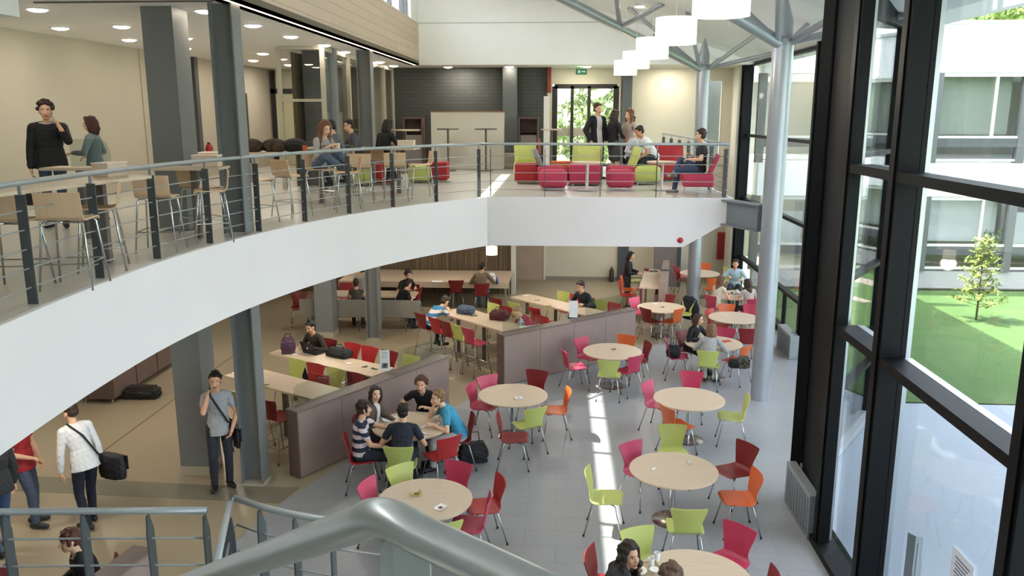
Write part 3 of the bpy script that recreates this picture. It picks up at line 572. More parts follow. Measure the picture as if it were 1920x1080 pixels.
def side_chair(loc, rz, col, label, group='shell chairs around the dining tables', cat='chair', dz=0.0, name='shell_chair'):
    t = thing(name, label, cat, loc, rz, group); m = chair_mats(col)
    obj('seat', kit(('seat', col, dz), lambda: MB().sheet([r[::-1] for r in shell_rows(PROF, 0, SPLIT + 1, dz=dz)][::-1], .011).mesh('seat', m, 50)), t)
    obj('backrest', kit(('back', col, dz), lambda: MB().sheet([r[::-1] for r in shell_rows(PROF, SPLIT, len(PROF), dz=dz)][::-1], .011).mesh('backrest', m, 50)), t)
    for sx in (1, -1):
        for sy in (1, -1):
            ex, ey = (.235 if sx > 0 else -.255), sy * .225
            l = obj('leg', kit(('leg', sx, sy, dz), lambda: MB().tube([(sx * .03, sy * .09, .43 + dz), (sx * .12, sy * .145, .43 + dz), (sx * .15, sy * .165, .41 + dz), (ex, ey, .012)], .0095, 8).mesh('leg', CHROME, True)), t)
            obj('foot_cap', kit(('cap', sx, sy), lambda: MB().lathe([(.014, 0), (.014, .022), (.009, .026)], (ex, ey, 0), 8).mesh('foot_cap', RUBBER, True)), l)
    if dz: obj('foot_ring', kit(('ring', dz), lambda: MB().tube([(.21, .2, .24), (.21, -.2, .24), (-.22, -.2, .24), (-.22, .2, .24), (.21, .2, .24)], .008, 6).mesh('foot_ring', CHROME)), t)
    return t
FT = .004
def top_chair(u, v, col, aim, label, off=0, z=.82, back=.265, **k):
    """chair whose backrest top centre shows at photo point u,v; it faces the point aim (or an angle)"""
    p = g(u, v, z + k.get('dz', 0)); a = aim if isinstance(aim, (int, float)) else math.atan2(aim.y - p.y, aim.x - p.x); a += math.radians(off)
    return side_chair((p.x + back * math.cos(a), p.y + back * math.sin(a), FT), a, col, label, **k)
def seat_chair(u, v, col, aim, label, off=0, **k):
    p = g(u, v, .46 + k.get('dz', 0)); a = aim if isinstance(aim, (int, float)) else math.atan2(aim.y - p.y, aim.x - p.x); a += math.radians(off)
    return side_chair((p.x, p.y, FT), a, col, label, **k)
# ---------------------------------------------------------------- round tables
def round_table(u, v, label, z=.74, r=.59):
    p = g(u, v, z); t = thing('round_table', label, 'table', (p.x, p.y, FT), group='round pale wood dining tables'); z -= FT
    obj('tabletop', kit('rt', lambda: MB().lathe([(r - .012, z - .026), (r, z - .02), (r, z - .004), (r - .004, z)], n=56).mesh('tabletop', TABLE, 30)), t)
    obj('column_leg', kit('rc', lambda: MB().lathe([(.04, .02), (.04, z - .04), (.12, z - .038), (.12, z - .026)], n=20).mesh('column_leg', CHROME, 40)), t)
    obj('base_plate', kit('rb', lambda: MB().lathe([(.27, 0), (.27, .006), (.255, .012), (.04, .02)], n=40).mesh('base_plate', M('a09a96', .18, .95), 40)), t)
    return V((p.x, p.y, 0))
T1 = round_table(962, 740, 'empty round table with a white slip, directly right of the turquoise-shirted student')
T2 = round_table(1292, 747, 'bare round table nearest to the foot of the silver column, nothing on it')
T3 = round_table(1263, 880, 'bare round table with two tiny white scraps, right of the sun streak')
T4 = round_table(797, 935, 'round table with a yellow leaflet, just beyond the big handrail')
T5 = round_table(770, 797, 'round table where the five students sit, strewn with papers')
T6 = round_table(1148, 658, 'empty round table standing against the longer brown partition')
T7 = round_table(1240, 576, 'empty round table just past the far end of the longer partition')
T8 = round_table(1338, 643, 'round table where two women eat lunch left of the silver column')
T9 = round_table(1376, 595, 'empty round table half hidden by the nearer silver column')
T10 = round_table(1303, 1085, 'nearest round table cut by the bottom edge, where two people talk')
T11 = round_table(1312, 512, 'farthest empty round table, behind the far silver column')
T12 = round_table(1375, 553, 'far round table of the man in the light blue shirt')
c_ = top_chair
# T1
c_(880, 722, RASP, T1, 'raspberry shell chair between the turquoise-shirted student and the table with a white slip')
c_(912, 705, RASP_LIT, T1, 'pink-lit raspberry chair behind the table right of the partition end, farther of two pinkish chairs')
c_(1008, 695, DRED, T1, 'dark red chair at the far right of the table with one white slip')
seat_chair(1040, 770, ORNG, T1, 'orange chair right of the table with one white slip', 8)
seat_chair(990, 797, LIME, T1, 'lime chair pulled out at the near right of the table with one white slip', 10)
c_(931, 781, DRED, math.radians(2), 'dark red chair turned sideways in front of the table with one white slip')
# T2
c_(1211, 717, RASP_LIT, T2, 'pink-lit raspberry chair at the left of the bare table nearest the column foot', 6)
c_(1297, 697, RASP, T2, 'raspberry chair at the far side of the bare table nearest the column foot')
c_(1247, 764, ORNG, math.radians(28), 'orange chair at the near left of the bare table by the column, partly hidden')
seat_chair(1372, 782, LIME, T2, 'lime chair right of the bare table, beside the silver column foot', 0)
# T3
c_(1180, 830, RASP_LIT, T3, 'pink-lit raspberry chair standing in the sun streak by the bare table')
c_(1260, 797, LIME, T3, 'lime chair facing the camera between the two bare tables', 6)
seat_chair(1376, 884, DRED, T3, 'dark red chair at the right of the table with two tiny scraps', 0)
seat_chair(1384, 936, ORNG, T3, 'orange chair at the near right of the table with two tiny scraps', 24)
c_(1293, 958, LIME, T3, 'lime chair seen from behind, drawn up to the table with two tiny scraps')
seat_chair(1135, 934, LIME, T3, 'lime chair with sunlit seat, standing alone left of the bare table', -28)
# T10
c_(1192, 990, LIME, T10, 'lime chair behind the dark curly-haired woman at the bottom edge', -8)
c_(1390, 986, RASP, T10, 'raspberry chair at the far right of the nearest table', -10)
c_(1100, 1036, DRED, T10, 'dark red chair behind the back of the woman in the grey jacket at the bottom', 0)
c_(1460, 1078, DRED, T10, 'dark red chair tip at the bottom edge right of the nearest table', 0)
# T4
c_(683, 903, RASP_LIT, T4, 'pink-lit raspberry chair left of the table with a yellow leaflet')
c_(747, 873, LIME, T4, 'bright lime chair at the far side of the table with a yellow leaflet', 10)
c_(862, 867, RASP, T4, 'raspberry chair at the far right of the table with a yellow leaflet', -4)
c_(943, 897, RED, T4, 'deep red chair right of the table with a yellow leaflet', -6)
seat_chair(880, 985, RASP, T4, 'raspberry chair at the near right of the table with a yellow leaflet', 12)
c_(836, 984, LIME, T4, 'lime chair at the near side of the leaflet table, half hidden by the big handrail', 0)
# T5 (chairs of the five students)
K1 = seat_chair(680, 860, RED, math.radians(14), 'red chair under the student in the striped shirt')
K2 = c_(668, 778, DRED, T5, 'dark red chair under the long-haired woman beside the partition', 0)
K3 = c_(806, 735, RED, T5, 'red chair under the student in the black polo shirt', 0)
K4 = c_(890, 780, DRED, T5, 'dark red chair under the student in the turquoise shirt', 0)
K5 = c_(746, 841, LIME, T5, 'lime chair under the student in the navy shirt, seen from behind', 0)
c_(845, 822, RED, T5, 'red chair with a black bag beside it, at the near right of the student table', -6)
# T6
seat_chair(1078, 688, RASP, T6, 'raspberry chair at the left of the table against the longer partition', 0)
c_(1088, 634, RASP, T6, 'raspberry chair between the longer partition and its table', 0)
c_(1176, 629, ORNG, T6, 'orange chair at the far right of the table against the longer partition', 0)
c_(1218, 643, DRED, T6, 'dark red chair at the right of the table against the longer partition', -10)
c_(1195, 669, RASP, T6, 'raspberry chair seen from behind at the near right of the partition table', 6)
c_(1141, 678, LIME, T6, 'lime chair seen from behind at the table against the longer partition', 0)
# T7
c_(1187, 559, RASP_LIT, T7, 'pink-lit raspberry chair left of the table past the partition end', 0)
c_(1208, 579, DRED, T7, 'dark red chair at the near left of the table past the partition end', -14)
c_(1276, 580, ORNG, T7, 'orange chair at the near right of the table past the partition end', 12)
c_(1251, 553, DRED, T7, 'dark red chair at the far side of the table past the partition end', 0)
KJ = c_(1293, 561, LIME, T7, 'lime chair with a dark jacket over it, right of the table past the partition end', 0)
# T8
c_(1247, 637, RASP, T8, 'raspberry chair with a black bag on its seat, left of the two women', -8)
K6 = c_(1276, 622, DRED, T8, 'dark red chair under the woman in the black dress', 0)
K7 = c_(1327, 660, LIME, T8, 'lime chair under the woman in the grey top, seen from behind', 0)
c_(1403, 650, ORNG, T8, 'orange chair carrying a dark and an olive bag, right of the two women', 0)
c_(1362, 616, RASP, T8, 'raspberry chair at the far side of the two women\'s table', 0)
# T9
c_(1328, 581, RED, T9, 'red chair at the left of the table half hidden by the silver column', 0)
c_(1362, 571, ORNG, T9, 'orange chair at the far side of the table half hidden by the column', 0)
c_(1404, 618, DRED, T9, 'dark red chair at the near side of the table half hidden by the column', 0)
c_(1410, 572, RASP_LIT, T9, 'pink-lit raspberry chair at the far right of the table half hidden by the column', 0)
# T12 / T11
K8 = c_(1378, 515, LIME, T12, 'lime chair under the man in the light blue shirt', 0)
K9 = c_(1330, 555, RASP_LIT, T12, 'pink-lit raspberry chair under the woman in the cream top', 0)
K10 = c_(1416, 562, RASP, T12, 'raspberry chair under the woman in the patterned blouse by the column', 0)
c_(1268, 503, DRED, T11, 'dark red chair left of the farthest round table', 0)
c_(1262, 497, RASP_LIT, math.radians(0), 'pink-lit raspberry chair behind the dark red one at the farthest round table', 0)
c_(1321, 494, ORNG, T11, 'orange chair at the far side of the farthest round table', 0)
c_(1340, 523, ORNG, T11, 'orange chair at the near side of the farthest round table', 0)
c_(1367, 502, LIME, T11, 'lime chair right of the farthest round table', 0)
# ---------------------------------------------------------------- long high tables abutting the partitions
def long_table(label, corners, z, legs, name='long_table', th=.035, zbase=0.0, group='long pale wood tables'):
    c0 = sum(corners, V((0, 0, 0))) / len(corners); t = thing(name, label, 'table', (c0.x, c0.y, zbase), group=group); P = [(p.x - c0.x, p.y - c0.y) for p in corners]
    o = MB().prism(P, z - th - zbase, z - zbase).build('tabletop', TABLE, t)
    for p in legs: MB().box((p.x - c0.x - .04, p.y - c0.y - .04, 0), (p.x - c0.x + .04, p.y - c0.y + .04, z - th - zbase)).build('leg', M('6e6660', .5), t)
    return c0
HT = .98
def ltab(u0, v0, u1, v1, w_, sgn, label, ext=0):
    a, b = g(u0, v0, HT), g(u1, v1, HT); d = (b - a).normalized(); n = V((-d.y, d.x, 0)) * sgn * w_; a = a - d * ext
    cs = [a, b, b + n, a + n]; m_ = n * .5; long_table(label, cs, HT, [a + m_ + d * .3, b + m_ - d * .4, a.lerp(b, .5) + m_]); return a, b, d, n
TA = ltab(420, 704, 600, 752, .62, 1, 'long high table nearer the young man on the phone, by the shorter partition')
TB = ltab(505, 661, 697, 706, .6, 1, 'long high table with a laptop and a black bag, behind the shorter partition')
TC = ltab(820, 585, 952, 624, .75, 1, 'long high table with a maroon bag, behind the longer partition')
TD = ltab(956, 557, 1100, 592, .62, 1, 'long high table behind the blank sign holder, farthest of the partition tables')
sg = dict(group='shell bar chairs along the long high tables', dz=.22, name='bar_chair')
def row(T, side, items):
    a, b, d, n = T; ang = math.atan2(n.y, n.x) + (0 if side < 0 else PI)
    for s_, col, lb, *o in items:
        p = a + d * s_ + (n * -.32 / n.length if side < 0 else n * (1 + .32 / n.length)); side_chair((p.x, p.y, FT), ang + math.radians(o[0] if o else 0), col, lb, **sg)
row(TA, -1, ((1.1, LIME, 'lime bar chair beside the thin steel column, before the nearer long table', 8), (1.75, DRED, 'dark red bar chair squeezed between the nearer long table and the partition')))
row(TA, 1, ((.55, LIME, 'lime bar chair edge-on between the two long tables, next to the thin steel column'), (1.02, RED, 'red bar chair between the two long tables, nearest the thin steel column'), (1.52, LIME, 'lime bar chair in the middle between the two long tables'), (2.0, DRED, 'dark red bar chair between the two long tables, third from the steel column')))
row(TB, -1, ((1.95, RED, 'red bar chair tucked under the laptop table beside the partition'),))
row(TB, 1, ((1.05, RED, 'red bar chair behind the laptop table, just right of the laptop user'), (1.5, RED, 'red bar chair behind the black bag on the laptop table'), (2.0, DRED, 'dark red bar chair behind the laptop table, right of the black bag'), (2.55, LIME, 'lime bar chair behind the printed sign')))
row(TC, -1, ((.1, DRED, 'dark red bar chair under the hunched person in the blue striped jumper'), (.62, RED, 'bright red bar chair in front of the maroon-bag table'), (1.02, DRED, 'dark red bar chair, middle of the near row at the maroon-bag table'), (1.42, LIME, 'lime bar chair in front of the maroon-bag table'), (1.8, RASP, 'raspberry bar chair half hidden by the longer partition end')))
row(TC, 1, ((.45, LIME, 'lime bar chair behind the blue bag on the maroon-bag table'), (.9, DRED, 'dark red bar chair behind the maroon bag'), (2.1, RED, 'red bar chair under the fair-haired person in pink')))
row(TD, -1, ((.1, DRED, 'dark red bar chair at the left end of the farthest partition table'), (.75, LIME, 'lime bar chair before the farthest partition table'), (1.45, RED, 'red bar chair before the farthest partition table, beside the sign holder')))
row(TD, 1, ((.7, LIME, 'lime bar chair behind the farthest partition table, leftmost of its back row'), (1.15, RED, 'red bar chair in the back row of the farthest partition table'), (1.55, DRED, 'dark red bar chair behind the man near the blank sign'), (1.98, LIME, 'lime bar chair right of the man near the blank sign'), (2.4, RED, 'red bar chair at the right end of the farthest partition table')))
# ---------------------------------------------------------------- back of the ground floor
uvbox(struct('wall_striped', MB().box((-8.9, 24.7, 0), (-1.45, 24.95, SB + .02)), M('4a3d30', .6, kind='vstripe')))
struct('trim_11', MB().box((-1.45, 24.6, 0), (-1.32, 25.0, SB + .02)), M('cfcbc0', .6))
struct('trim_12', MB().box((-5.95, 24.66, 1.3), (-5.2, 24.7, SB)), M('561c1c', .7))
t = thing('counter_table', 'deep long pale wood counter table before the striped wall', 'counter', (-3.4, 23.6, 0))
MB().box((-2.9, -.85, .71), (2.0, .95, .75)).build('worktop', TABLE, t); MB().box((-2.9, -.85, .58), (2.0, -.82, .71)).build('apron', TABLE, t)
for x in (-2.8, -1.2, .4, 1.9): MB().box((x - .03, -.8, 0), (x + .03, -.74, .71)).build('leg', M('8d8478', .5), t); MB().box((x - .03, .8, 0), (x + .03, .86, .71)).build('leg', M('8d8478', .5), t)
gd = 'red chairs along the wall counter'
for u, v, lb in ((855, 527, 'dark red chair before the wall counter, left of the person in the tan jumper'), (903, 533, 'dark red chair under the person in the tan jumper'), (772, 535, 'dark red chair at the left part of the wall counter')): c_(u, v, DRED, math.radians(95), lb, group=gd)
t = thing('bench_screen', 'long grey upholstered bench back behind two grey columns', 'bench', (-5.05, 19.95, 0))
MB().box((-1.5, -.03, .38), (1.55, .03, .84)).build('backrest', M('8d8a80', .8, kind='cloth'), t, bev=.02); MB().box((-1.5, .03, .4), (1.55, .45, .47)).build('seat', M('7d786e', .8, kind='cloth'), t, bev=.02)
for x in (-1.2, 0, 1.2): [MB().tube(q_, .015).build('leg', M('6a6a68', .4, .5), t) for q_ in ([(x, 0, .4), (x, .05, 0)], [(x, .4, .4), (x, .42, 0)])]
a, b = V((-6.4, 20.7, 0)), V((-3.75, 20.75, 0)); n = V((0, .75, 0)); long_table('pale wood table behind the grey bench, where four people work', [a, b, b + n, a + n], .75, [a + n * .5 + V((.3, 0, 0)), b + n * .5 - V((.3, 0, 0))], group='')
for u, v, col, an, lb in ((607, 535, RED, 0, 'bright red chair behind the left end of the bench table'), (650, 531, RED, 0, 'bright red chair behind the bench table, next to the grey-shirted person'), (790, 540, DRED, 170, 'dark red chair at the right end of the bench table'), (560, 548, DRED, 20, 'dark red chair beyond the left boxed column')):
    c_(u, v, col, math.radians(an - 90 if an < 30 else an), lb, group='red chairs around the bench table')
# bar at the back right
t = thing('bar_counter', 'narrow high pale wood bar with a brown upstand near the back wall', 'bar', (2.72, 23.1, 0), math.radians(-9))
MB().box((-.3, -2.0, .96), (.2, .6, 1.0)).build('worktop', TABLE, t); MB().box((.2, -2.05, 0), (.38, 1.2, 1.18)).build('upstand', PART, t); MB().box((-.28, -1.96, 0), (-.22, -1.9, .96)).build('leg', CHROME, t); MB().box((-.28, .45, 0), (-.22, .51, .96)).build('leg', CHROME, t); MB().box((.1, -2.0, 0), (.2, .6, .8)).build('plinth', M('6e5850', .6), t)
for y, lb in ((.3, 'dark tray lying at the far end of the bar'), (-.5, 'dark mat lying on the middle of the bar upstand')):
    tag(MB().box((-.12, -.1, 0), (.12, .1, .015)).build('tray', M('3a3f44', .5), None), lb, 'tray').location = (2.72 + (-.05 if y > 0 else .3) + y * .155, 23.1 + y, 1.0 if y > 0 else 1.18)
for s_, col, lb in ((-1.6, RED, 'red bar chair nearest along the narrow bar'), (-.9, ORNG, 'orange bar chair at the narrow bar beside the standing woman'), (.4, LIME, 'lime bar chair at the narrow bar behind the standing woman')):
    a_ = math.radians(-9); side_chair((2.72 - .62 * math.cos(a_) - s_ * math.sin(a_), 23.1 + s_ * math.cos(a_) + .62 * .156, 0), a_, col, lb, group='bar chairs at the narrow bar', dz=.22, name='bar_chair')
t = thing('stair_block', 'brown sloping stair underside and grey screen at the back by the bar', 'stair', (3.6, 25.9, 0))
MB().add([(-.9, .2, 2.7), (.2, .2, 2.7), (.2, .2, 1.5), (-.9, .9, 2.7), (.2, .9, 2.7), (.2, .9, 1.5)], [(2, 1, 0), (3, 4, 5), (0, 1, 4, 3), (1, 2, 5, 4), (2, 0, 3, 5)]).build('soffit', M('5a3f38', .6), t); MB().box((-.55, .15, 0), (.2, .3, 1.5)).build('screen', M('6d6360', .6), t); MB().box((.2, .1, 0), (.28, .3, 2.75)).build('edge_post', M('33414c', .5), t)
# cupboards on the far left of the ground floor
t = thing('storage_cabinet', 'row of brown cabinets under the gallery on the left', 'cabinet', (-8.7, 14.4, 0))
for k in range(3): MB().box((-.35, .02 + k * .86, .12), (.3, .84 + k * .86, 1.35)).build('door', M('6e5a52', .55, kind='wood'), t)
MB().box((-.36, 0, .1), (.28, 2.6, 1.37)).build('body', M('59473f', .6, kind='wood'), t)
for x, y in ((-.3, .05), (.22, .05), (-.3, 2.5), (.22, 2.5)): MB().tube([(x, y, 0), (x, y, .12)], .015).build('leg', CHROME, t)
tag(MB().box((-9.2, 17.9, 0), (-8.3, 18.1, 1.9)).build('dark_panel', M('26282a', .6)), 'dark upright panel standing past the brown cabinets', 'panel')
# ================================================================ GALLERY FURNITURE
def gy(u, v, Y):
    """point of the photo on the vertical plane at depth Y"""
    x = (u - 960) / F; y = (v - 540) / F; dn = math.sin(TH) + y * math.cos(TH); fw = math.cos(TH) - y * math.sin(TH); c, k = math.cos(PS), math.sin(PS)
    s = Y / (x * k + fw * c); return V(((x * c - fw * k) * s, Y, CH - dn * s))
SPROF = [(.2, .635), (.19, .652), (.15, .66), (0, .655), (-.12, .652), (-.17, .662), (-.198, .69), (-.21, .74), (-.22, .82), (-.232, .91), (-.234, .92)]
def stool(p, a, label, group='plywood bar stools on the gallery'):
    t = thing('bar_stool', label, 'stool', (p[0], p[1], UF), a, group); hw = .205
    rows = [[(x, y * hw, z) for y in (-1, -.9, -.3, .3, .9, 1)] for x, z in SPROF]
    obj('seat', kit('ss', lambda: MB().sheet([r[::-1] for r in rows[:7]][::-1], .013).mesh('seat', PLY, 50)), t)
    obj('backrest', kit('sb', lambda: MB().sheet([r[::-1] for r in rows[6:]][::-1], .013).mesh('backrest', PLY, 50)), t)
    for sx in (1, -1):
        for sy in (1, -1): obj('leg', kit(('sl', sx, sy), lambda: MB().tube([(sx * .13, 0, .64), (sx * .15, sy * .17, .64), (sx * .16, sy * .185, .62), (sx * .23, sy * .235, 0)], .011, 8).mesh('leg', CHROME, True)), t)
    obj('foot_rail', kit('sf', lambda: MB().tube([(.2, .218, .25), (.2, -.218, .25), (-.2, -.218, .25), (-.2, .218, .25), (.2, .218, .25)], .008, 6).mesh('foot_rail', CHROME)), t)
    return t
def stool_px(u, v, ang, label, z=.92):
    p = g(u, v, UF + z) if v > 300 else g(u, v, UF + z); a = math.radians(ang); return stool((p.x + .236 * math.cos(a), p.y + .236 * math.sin(a)), a, label)
def stool_seat(u, v, ang, label): p = g(u, v, UF + .66); return stool((p.x, p.y), math.radians(ang), label)
stool_seat(20, 412, 100, 'plywood bar stool cut by the left edge behind the railing')
stool_px(103, 362, 100, 'plywood bar stool nearest the left edge, its back to the railing')
stool_seat(184, 389, 205, 'plywood bar stool turned to the camera, second along the railing from the left')
stool_px(280, 330, 100, 'plywood bar stool seen from behind below the wide boxed column')
stool_px(345, 316, 60, 'plywood bar stool just left of the near steel column foot')
stool_seat(395, 357, 205, 'plywood bar stool turned sideways at the foot of the near steel column')
stool((-4.62, 12.3), math.radians(60), 'plywood bar stool just right of the near steel column, seen from behind')
stool((-4.35, 13.15), math.radians(60), 'plywood bar stool between the near column and the curly-haired woman')
H_ = stool((-3.62, 13.95), math.radians(200), 'plywood bar stool on which the curly-haired woman rests her feet')
stool((-3.72, 15.3), math.radians(100), 'plywood bar stool seen from behind, right of the curly-haired woman')
stool((-3.15, 15.75), math.radians(100), 'plywood bar stool seen from behind, second from the right of its row')
stool((-2.75, 16.25), math.radians(200), 'rightmost plywood bar stool on the gallery, turned sideways')
HS = stool((-4.32, 14.75), math.radians(-20), 'plywood bar stool under the curly-haired woman')
GT = .95
def gtab(a, b, w_, label):
    a, b = V((*a, 0)), V((*b, 0)); d = (b - a).normalized(); n = V((-d.y, d.x, 0)) * w_
    c = long_table(label, [a, b, b + n, a + n], UF + GT, [a + n * .5 + d * .4, b + n * .5 - d * .4], name='high_table', zbase=UF, group='long high wooden tables on the gallery'); return b, d, n
def tbox(p, rz, label):
    t = thing('table_box', label, 'box', (p.x, p.y, UF + GT), rz, group='pale boxes on the gallery table ends'); MB().box((-.17, -.1, 0), (.17, .1, .14)).build('box_body', M('dbc8b4', .6), t, bev=.006); MB().box((-.175, -.105, .14), (.175, .105, .155)).build('lid', M('e9d9c8', .6), t)
for a, b, w_, lb, bl in (((-5.0, 6.2), (-4.62, 9.15), .75, 'long high gallery table at the left edge', 'pale box on the table end nearest the left edge'), ((-6.7, 10.3), (-4.42, 10.5), .5, 'long high gallery table before the wide boxed column', 'pale box on the table end by the near steel column'), ((-6.6, 14.6), (-4.0, 14.9), .7, 'long high gallery table with a heap of dark bags and an orange cup', 'pale box right of the curly-haired woman'), ((-5.4, 17.0), (-3.0, 16.9), .7, 'long high gallery table at the far right end of the row', 'pale box on the farthest table end, below the dark wall')):
    e, d, n = gtab(a, b, w_, lb); tbox(e + n * .5 - d * .22, math.atan2(d.y, d.x), bl)
# round high tables and the white bar panel at the back
def high_round(x, y, r, h, label, mat=M('4a4542', .4)):
    t = thing('high_table', label, 'table', (x, y, UF), group='small round high tables at the back of the gallery')
    MB().lathe([(r - .01, h - .03), (r, h - .02), (r, h), (r - .004, h + .002)], n=32).build('tabletop', mat, t, smooth=40); MB().lathe([(.03, .02), (.03, h - .03)], n=14).build('pole', M('6e6a66', .3, .7), t, smooth=40); MB().lathe([(.22, 0), (.22, .012), (.03, .03)], n=24).build('base', M('6e6a66', .3, .7), t)
p = gy(840, 241, 24.4); high_round(p.x, 24.4, .33, p.z - UF, 'slim round high table before the left half of the white panel')
p = gy(911, 241, 24.4); high_round(p.x, 24.4, .33, p.z - UF, 'slim round high table before the right half of the white panel')
p = gy(760, 243, 23.5); high_round(p.x, 23.5, .42, p.z - UF, 'round pale high table left of the white panel', TABLE)
p = gy(1034, 242, 23.8); high_round(p.x, 23.8, .3, p.z - UF, 'round pale high table beside the white panel edge near the glazed door', TABLE)
t = thing('white_panel', 'wide white bar panel against the dark slatted wall', 'panel', (-2.8, 25.3, UF)); MB().box((-1.12, -.06, 0), (1.1, .3, 1.7)).build('panel', M('d6d0c2', .6), t); MB().box((-1.13, -.07, 1.7), (1.11, .31, 1.73)).build('edge', M('9a6a44', .5), t)
t = thing('upright_panel', 'tall narrow white panel on edge left of the glazed door', 'panel', (-.42, 24.9, UF)); MB().box((-.06, -.4, 0), (.08, .4, 2.15)).build('board', M('e2e0da', .6), t); MB().box((-.07, -.41, 0), (-.06, .41, 2.15)).build('edge', M('b9b4a8', .6), t)
def booth(u, label):
    p = gy(u, 300, 25.6); t = thing('booth_cabinet', label, 'cabinet', (p.x, 25.6, UF)); MB().box((-.3, -.25, 0), (-.26, .25, 1.55)).box((.26, -.25, 0), (.3, .25, 1.55)).box((-.3, .2, 0), (.3, .25, 1.55)).box((-.26, -.25, 1.5), (.26, .2, 1.55)).build('body', M('6b554b', .6, kind='wood'), t)
    MB().box((-.25, -.2, .1), (.25, .2, 1.02)).build('drawer_block', M('8a817c', .6), t); MB().box((-.25, -.22, 1.1), (.25, .2, 1.15)).build('shelf', M('2a211e', .6), t)
booth(778, 'brown cabinet with an open top niche, left of the white panel'); booth(991, 'brown cabinet with an open top niche, right of the grey pilaster')
tag(MB().box((-.55, -.2, 0), (.55, .2, .45)).build('low_bench', M('b8b0a2', .6), None, bev=.02), 'low pale bench block at the foot of the grey pilaster', 'bench').location = (-1.5, 25.9, UF)
# glass lobby
t = thing('glass_lobby', 'glazed lobby box with slim pale posts, in the middle of the gallery', 'glass lobby', (-5.6, 18, UF), kind='structure'); hh = CZ - UF - .06
for x, y in ((-.48, 0), (.48, 0), (.48, 2.2), (.44, 4.6), (.36, 6.8), (.3, 8.4)): MB().box((x - .045, y - .045, 0), (x + .045, y + .045, hh)).build('post', M('b9b3a2', .5), t)
MB().box((-.5, -.05, hh - .02), (.5, .05, hh + .06)).box((-.5, -.04, 1.9), (.5, .04, 1.96)).bar((.48, 0, hh), (.3, 8.4, hh), .1, .1).build('head_rail', M('b9b3a2', .5), t)
MB().box((-.44, -.006, .05), (.44, .006, hh)).bar((.48, .0, hh / 2), (.3, 8.4, hh / 2), .012, hh).build('pane', GLASS, t)
MB().box((-.5, .9, 0), (-.46, 8.2, hh)).build('inner_wall', M('5b5c54', .7, kind='vstripe'), t)
struct('trim_13', MB().box((-5.25, 18.7, UF), (-5.05, 18.95, CZ)), M('7f8486', .6))
# lounge seats
def rounded(mb, a, b): return mb.box(a, b)
def ottoman(p, s, h, col, label, rz=0, rnd=.12, cat='ottoman'):
    t = thing('ottoman', label, cat, (p.x, p.y, UF), rz, group='coloured lounge cubes on the gallery')
    o = MB().box((-s / 2, -s / 2, .05), (s / 2, s / 2, h)).build('cushion', M(col, .75, kind='cloth'), t, True); md = o.modifiers.new('b', 'BEVEL'); md.width = rnd; md.segments = 4
    MB().tube([(-s * .4, -s * .4, .04), (s * .4, -s * .4, .04), (s * .4, s * .4, .04), (-s * .4, s * .4, .04), (-s * .4, -s * .4, .04)], .015).box((-s * .4, -s * .4, 0), (-s * .35, -s * .35, .06)).box((s * .35, s * .35, 0), (s * .4, s * .4, .06)).build('base_frame', CHROME, t)
def lounge(p, ang, col, bcol, label, w_=.62, bh=.78, legs=False):
    t = thing('lounge_chair', label, 'armchair', (p.x, p.y, UF), math.radians(ang), group='low lounge seats on the gallery'); z0 = .16 if legs else .03
    o = MB().box((-.3, -w_ / 2, z0), (.34, w_ / 2, .42)).build('seat', M(col, .75, kind='cloth'), t, True); md = o.modifiers.new('b', 'BEVEL'); md.width = .05; md.segments = 3
    rows = [[(x, y * w_ * .46, z) for y in (-1, -.5, 0, .5, 1)] for x, z in ((-.24, .36), (-.28, .5), (-.34, .65), (-.4, bh))]
    MB().sheet([r[::-1] for r in rows][::-1], .07).build('backrest', M(bcol, .75, kind='cloth'), t, True)
    for x in (-.25, .28):
        for y in (-1, 1): MB().tube([(x, y * w_ * .4, z0), (x, y * w_ * .42, 0)], .012).build('leg', CHROME, t)
    return t
fl = lambda u, v: g(u, v, UF)
ottoman(fl(1037, 355), .62, .44, RASP, 'rounded raspberry ottoman at the railing, left of the small white-poled table'); ottoman(fl(1162, 355), .6, .44, RASP, 'rounded raspberry ottoman at the railing, right of the small white-poled table')
ottoman(fl(987, 343), .55, .48, RED, 'square red lounge cube leftmost in the lounge', rnd=.03); ottoman(fl(1212, 345), .62, .44, LIME, 'rounded lime ottoman between two small lounge tables')
ottoman(fl(1095, 346), .7, .48, RASP, 'square raspberry lounge cube behind the small white-poled table', rnd=.03); ottoman(fl(1052, 332), .55, .42, ORNG, 'orange lounge cube behind the left rounded ottoman', rnd=.03)
p = gy(822, 325, 20.5); ottoman(V((p.x, 20.5, 0)), .5, .48, RED, 'red lounge cube by the right end of the stool row', rnd=.03)
p = gy(727, 335, 20.0); ottoman(V((p.x, 19.6, 0)), .5, .48, RED, 'red lounge cube seen through the stool legs', rnd=.03); p = gy(800, 330, 20.6); ottoman(V((p.x - .1, 20.2, 0)), .5, .4, LIME, 'lime lounge cube left of the red cube by the stool row', rnd=.03); p = gy(690, 340, 20.0); ottoman(V((p.x, 19.3, 0)), .6, .42, LIME, 'lime lounge cube deep behind the stool legs', rnd=.03)
lounge(V((-.85, 21.4, 0)), -80, LIME, LIME, 'lime lounge chair with tall back before the brown cabinet', bh=.85); lounge(V((.62, 20.3, 0)), -100, RASP, LIME, 'raspberry lounge chair with a broad lime back, before the standing man', w_=.8, bh=.86)
lounge(V((1.5, 20.0, 0)), 190, RASP, LIME, 'lounge chair with lime back seen edge-on beside the standing women', bh=.86); lounge(V((2.55, 21.2, 0)), -90, RED, RED, 'wide red lounge sofa behind the small right-hand table', w_=1.3, bh=.86)
lounge(V((-.25, 19.9, 0)), 10, RASP, '8f8f8c', 'raspberry lounge chair with a grey back turned sideways', bh=.8); pass
